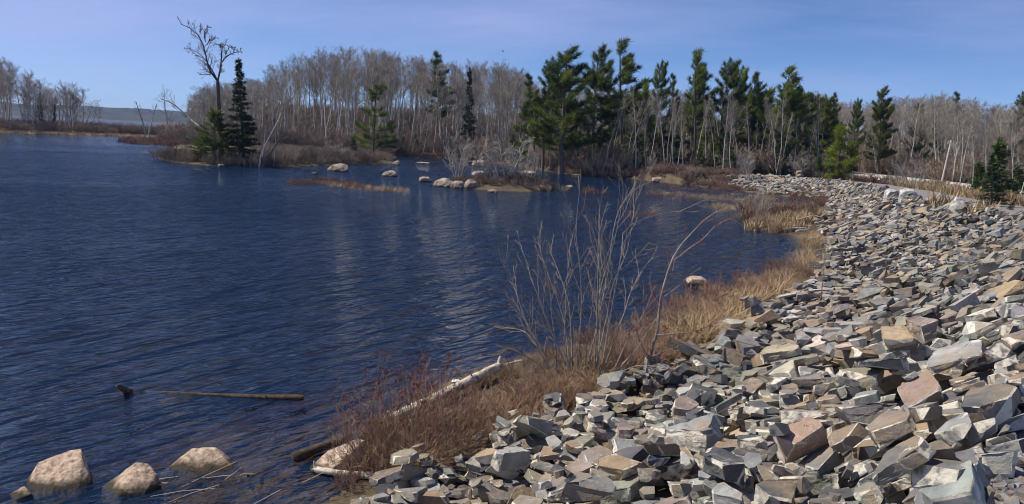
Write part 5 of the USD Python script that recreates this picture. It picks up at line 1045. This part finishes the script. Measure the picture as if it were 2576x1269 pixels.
def plank(label, a, b, w, th, mat=M_drift, seed=1, lift=0.12):
    """A driftwood board between two places on the stones."""
    A, B = on_bank(*a, lift), on_bank(*b, lift); L = np.linalg.norm(B - A); n = 14; rg = np.random.default_rng(seed); x = np.linspace(0, 1, n); e = unit(B - A); s = unit(np.cross(e, V(0, 0, 1))); u = np.cross(s, e)
    half = w / 2 * (1 + 0.18 * rg.normal(size=(n, 2))); half[0] *= 0.55; half[-1] *= 0.45; bow = np.sin(x * math.pi) * 0.02 * L
    ring = [A + e * L * t + u * bb + sgn1 * s * hh[k] + u * th / 2 * sgn2 for t, bb, hh in zip(x, bow, half) for k, sgn1, sgn2 in ((0, -1, -1), (1, 1, -1), (1, 1, 1), (0, -1, 1))]
    i = np.arange(n * 4).reshape(n, 4); q, r = i[:-1], i[1:]; q2, r2 = np.roll(q, -1, 1), np.roll(r, -1, 1)
    f = np.concatenate([np.stack([q, q2, r2], -1).reshape(-1, 3), np.stack([q, r2, r], -1).reshape(-1, 3), [[i[0, 2], i[0, 1], i[0, 0]], [i[0, 3], i[0, 2], i[0, 0]], [i[-1, 0], i[-1, 1], i[-1, 2]], [i[-1, 0], i[-1, 2], i[-1, 3]]]])
    return obj('driftwood_plank', (np.array(ring), f), mat, smooth=30, label=label, cat='driftwood')
plank('long pale plank lying along the upper straw grass', (1955, 750), (2098, 730), 0.10, 0.035, seed=1)
plank('grey plank on the stones below the thin red stemmed sapling', (1880, 822), (2062, 796), 0.11, 0.04, seed=2)
plank('pale pink board tip on the stones left of the grey plank', (1892, 806), (1956, 787), 0.10, 0.03, seed=3)
log('driftwood_stick', 'crooked pale stick on the stones below the straw grass', 'driftwood', [on_bank(1757, 876, 0.03), on_bank(1800, 866, 0.04), on_bank(1830, 852, 0.06), on_bank(1862, 847, 0.06)], 0.016, 0.022, M_drift, (), 10, 16)
log('driftwood_pole', 'long straight white driftwood pole lying on the far part of the stones', 'driftwood', [on_bank(2070, 588, 0.1), on_bank(2107, 573, 0.12), on_bank(2144, 558, 0.14)], 0.05, 0.045, M_drift, (), 11, 16)
log('driftwood_log', 'grey leaning stick at the foot of the stones beside the spit', 'driftwood', [up_(1985, 560, 0.3), up_(2010, 552, 0.45), up_(2040, 544, 0.6)], 0.035, 0.02, M_drift, (), 12, 10)
for px, py, L, a, lab in [(2010, 578, 1.1, 0.2, 'uppermost of the white driftwood pieces heaped by the spit'), (1998, 584, 0.9, -0.1, 'lower white driftwood piece heaped by the spit'), (2020, 588, 0.8, 0.5, 'short white driftwood piece touching the stones by the spit')]:
    p = spot(px, py); d = V(math.cos(a), math.sin(a), 0.05) * L / 2; log('driftwood_piece', lab, 'driftwood', [p - d + V(0, 0, 0.10), p + V(0, 0, 0.13), p + d + V(0, 0, 0.14)], 0.05, 0.035, M_drift, (), 13 + px % 7, 10)
for px, py, px2, py2, lab in [(2030, 606, 2062, 597, 'dark thin stick from the spit grass to the stones'), (2045, 634, 2085, 626, 'pale bent stick above the brown shrubs'), (2050, 648, 2080, 640, 'pale short stick at the shrub tops near the stones')]:
    log('driftwood_stick', lab, 'driftwood', [on_bank(px, py, 0.05), on_bank((px + px2) / 2, (py + py2) / 2 - 2, 0.07), on_bank(px2, py2, 0.05)], 0.028, 0.02, M_drift, (), 20 + px % 9, 10)
boulder(1752, 716, 0, np.array(BL) * V(1, 0.8, 0.7), 'tan boulder at the water end of the straw grass, wrapped in dead stems', M_granite, (0.55, 0.55, 0.55), 0.02, 0.05, 41, 0.2, 6)
wl = trimesh.creation.icosphere(2, 0.05); wv_ = np.array(wl.vertices) * V(1.2, 0.8, 0.25) + (meshkit.fbm(np.array(wl.vertices) * 30, 2, 4)[:, None] - 0.5) * 0.03; p = at(1148, 958, 0.06)
obj('paper_scrap', (wv_ + p, wl.faces), M_white, smooth=20, label='small white scrap of litter left of the driftwood log', cat='litter')
# ---- the bare alder in front, stem by stem
def g8(x, y): return (1214 + 0.478 * x, 415 + 0.478 * y)
ST = [[(385, 1110), (375, 800), (360, 620), (320, 480), (315, 290)], [(495, 1150), (515, 800), (510, 540), (490, 330), (510, 100), (515, 20)], [(600, 1150), (610, 700), (665, 450), (720, 180), (712, 50)], [(520, 1130), (600, 870), (660, 620), (700, 330), (745, 200), (900, 85)],
      [(650, 1100), (680, 780), (740, 450), (745, 400), (900, 310), (1075, 280)], [(640, 1100), (600, 850), (612, 500), (570, 310)], [(450, 1130), (440, 900), (360, 650), (318, 520), (300, 430)], [(390, 1050), (270, 900), (220, 780), (180, 660), (110, 470)],
      [(470, 1120), (470, 800), (400, 600), (355, 500)], [(620, 1160), (750, 850), (830, 680), (940, 560)], [(400, 1100), (300, 990), (200, 900), (60, 895)], [(700, 1090), (740, 960), (800, 850), (880, 690), (910, 600)], [(380, 1120), (250, 850), (150, 700)],
      [(560, 1150), (540, 900), (560, 700), (560, 560)], [(640, 1150), (850, 960), (985, 800)], [(510, 1150), (400, 960), (330, 780), (250, 560), (210, 450)], [(580, 1150), (640, 900), (700, 640), (790, 420), (830, 140)], [(590, 1155), (620, 930), (625, 640), (625, 200)], [(360, 1130), (300, 1080), (200, 1010), (100, 960)],
      [(610, 1160), (720, 1060), (820, 1000), (900, 985)], [(480, 1140), (440, 1000), (430, 760), (445, 560), (440, 360)]]
b0 = spot(1452, 962); D0 = b0[1]
t = thing('alder_bush', 'tall bare many-stemmed alder standing in the brown shrubs before the water', 'alder')
P, R = [], []
for i, s in enumerate(ST):
    w = np.array([atD(*g8(*q), D0) for q in s]); w[0] = w[0] * 0.75 + (b0 + V((s[0][0] - 500) * 0.0011, 0, 0)) * 0.25; w[0, 2] = b0[2] - 0.06
    dep = rng.normal() * 0.5; w[:, 1] += np.linspace(0, 1, len(w)) * dep + rng.normal(size=len(w)) * 0.02; w[:, 1] += rng.normal() * 0.08
    P.append(spline(w, 18) + np.cumsum(rng.normal(size=(18, 3)) * 0.004, 0)); R.append(np.linspace(1, 0.12, 18) ** 0.8 * rng.uniform(0.009, 0.015))
P, R = np.array(P), np.array(R)
Q1, R1 = grow(P, R, rng, 10, 0.25, 0.97, 0.20, 30, k=6, lift=0.14, wob=0.10, rmin=0.0032, rf=0.45, taper=0.4, fall=0.3, jit=0.6); Q2, R2 = grow(Q1, R1, rng, 4, 0.2, 1.0, 0.42, 38, k=4, lift=0.12, rmin=0.0024, rf=0.6)
for i in range(len(P)): obj('stem', tubes(P[i], R[i], 7), M_stem, t, smooth=50)
obj('twigs', join(tubes(Q1, R1, 4), tubes(Q2, R2, 3)), M_stem_tip, t, kind='stuff')
bd = Q2[:, -1][::2]; v, f = blades(np.repeat(bd, 2, 0), unit(rng.normal(size=(len(bd) * 2, 3))), 2, 0.010, 0.005, rng); obj('buds', (v, f), M_bud, t, kind='stuff')
# ---- the sapling with red buds
t = thing('maple_sapling', 'young maple leaning right over the water, red buds along its upper twigs', 'maple sapling'); b1 = spot(1630, 950); D1 = b1[1]
SL = [([(870, 1120), (885, 1010), (930, 880), (945, 760), (1000, 560), (1040, 480), (1130, 380), (1250, 275), (1345, 245)], 0.028, 0.004), ([(1040, 480), (1100, 440), (1170, 400), (1250, 330), (1335, 295)], 0.010, 0.003), ([(920, 895), (1000, 885), (1100, 868), (1200, 822), (1262, 768)], 0.011, 0.003),
      ([(872, 1010), (830, 930), (812, 850), (820, 790)], 0.009, 0.003), ([(940, 765), (905, 700), (880, 640)], 0.007, 0.002), ([(960, 690), (1010, 640), (1080, 560), (1120, 520)], 0.007, 0.002), ([(885, 1010), (960, 960), (1040, 900)], 0.008, 0.003), ([(1000, 560), (1015, 500), (1040, 410)], 0.006, 0.002)]
P = []; R = []
for q, ra, rb in SL:
    w = np.array([atD(*g8(*c), D1) for c in q]); w[:, 1] += np.linspace(0, rng.normal() * 0.2, len(w)); P.append(spline(w, 14)); R.append(np.linspace(ra, rb, 14))
P[0][0, 2] = b1[2] - 0.06; P, R = np.array(P), np.array(R)
Q1, R1 = grow(P, R, rng, 8, 0.3, 1.0, 0.12, 38, k=4, lift=0.12, rmin=0.002, rf=0.5)
obj('trunk', tubes(P[0], R[0], 8), M_red_stem, t, smooth=50)
for i in range(1, len(P)): obj('branch', tubes(P[i], R[i], 6), M_red_stem, t, smooth=50)
obj('twigs', tubes(Q1, R1, 3), M_red_stem, t, kind='stuff')
pts = np.vstack([P[0][8:], P[1], P[2][7:]] + [Q1[i] for i in range(0, 40)]); pts = pts[rng.random(len(pts)) < 0.45]; pts = np.repeat(pts, 3, 0) + rng.normal(size=(len(pts) * 3, 3)) * 0.012
v, f = blades(pts, unit(rng.normal(size=pts.shape)), 4, 0.018, 0.011, rng); obj('buds', (v, f), M_bud, t, kind='stuff')
# ---- the thin stem standing in the stones
t = thing('thin_sapling', 'thin red brown sapling standing alone in the stones above the long plank', 'sapling'); b2 = spot(2065, 790, 0.7); b2 = at(2065, 788, b2[2] + 0.1); D2 = b2[1]
w = np.array([b2 - V(0, 0, 0.15), atD(2068, 720, D2), atD(2073, 655, D2), atD(2078, 600, D2)]); P = spline(w, 12)[None]; R = np.linspace(0.014, 0.003, 12)[None]
obj('trunk', tubes(P, R, 6), M_rust, t, smooth=50); Q1, R1 = grow(P, R, rng, 14, 0.3, 1.0, 0.16, 40, k=4, lift=0.15, rmin=0.003, rf=0.5); obj('twigs', tubes(Q1, R1, 3), M_rust, t, kind='stuff')
# ---- two birds
def bird(name, label, p, s, swim):
    t = thing(name, label, 'bird', p, -0.4, s)
    b = trimesh.creation.icosphere(2, 1.0); v = np.array(b.vertices); v = v * V(0.22 - 0.06 * (v[:, 0:1] < 0)[:, 0].mean(), 0.10, 0.085); v[:, 2] += 0.25 * np.clip(-v[:, 0], 0, 1) ** 1.5; obj('body', (v + V(0, 0, 0.03), b.faces), M_duck, t, smooth=True)
    h = trimesh.creation.icosphere(2, 0.05); obj('head', (np.array(h.vertices) * V(1.15, 0.9, 0.95) + V(0.22, 0, 0.19 if swim else 0.06), h.faces), M_duck, t, smooth=True)
    obj('neck', tubes(np.array([V(0.15, 0, 0.05), V(0.20, 0, 0.11 if swim else 0.05), V(0.215, 0, 0.17 if swim else 0.055)]), np.array([0.05, 0.035, 0.032]), 8), M_duck, t, smooth=True)
    obj('bill', tubes(np.array([V(0.26, 0, 0.185 if swim else 0.055), V(0.30, 0, 0.18 if swim else 0.05), V(0.33, 0, 0.178 if swim else 0.048)]), np.array([0.018, 0.014, 0.006]), 6), M_duck, t, smooth=True)
    if not swim:
        for s_ in (-1, 1):
            w = np.array([[0.10, 0.06 * s_, 0.06], [-0.08, 0.06 * s_, 0.06], [-0.10, 0.32 * s_, 0.20], [0.08, 0.30 * s_, 0.20], [-0.12, 0.62 * s_, 0.12]]); th = np.vstack([w, w + V(0, 0, 0.012)])
            f = [[0, 1, 2], [0, 2, 3], [3, 2, 4]] + [[7, 6, 5], [8, 7, 5], [9, 7, 8]] + [[0, 3, 8], [0, 8, 5], [3, 4, 9], [3, 9, 8], [4, 2, 7], [4, 7, 9], [2, 1, 6], [2, 6, 7]]
            obj('wing', (th, f), M_duck, t)
bird('duck', 'small dark duck swimming in front of the thicket', at(792, 439, 0.0), 1.3, True)
bird('flying_bird', 'tiny dark bird flying in the sky above the grey wood', atD(1265, 130, 95), 0.5, False)
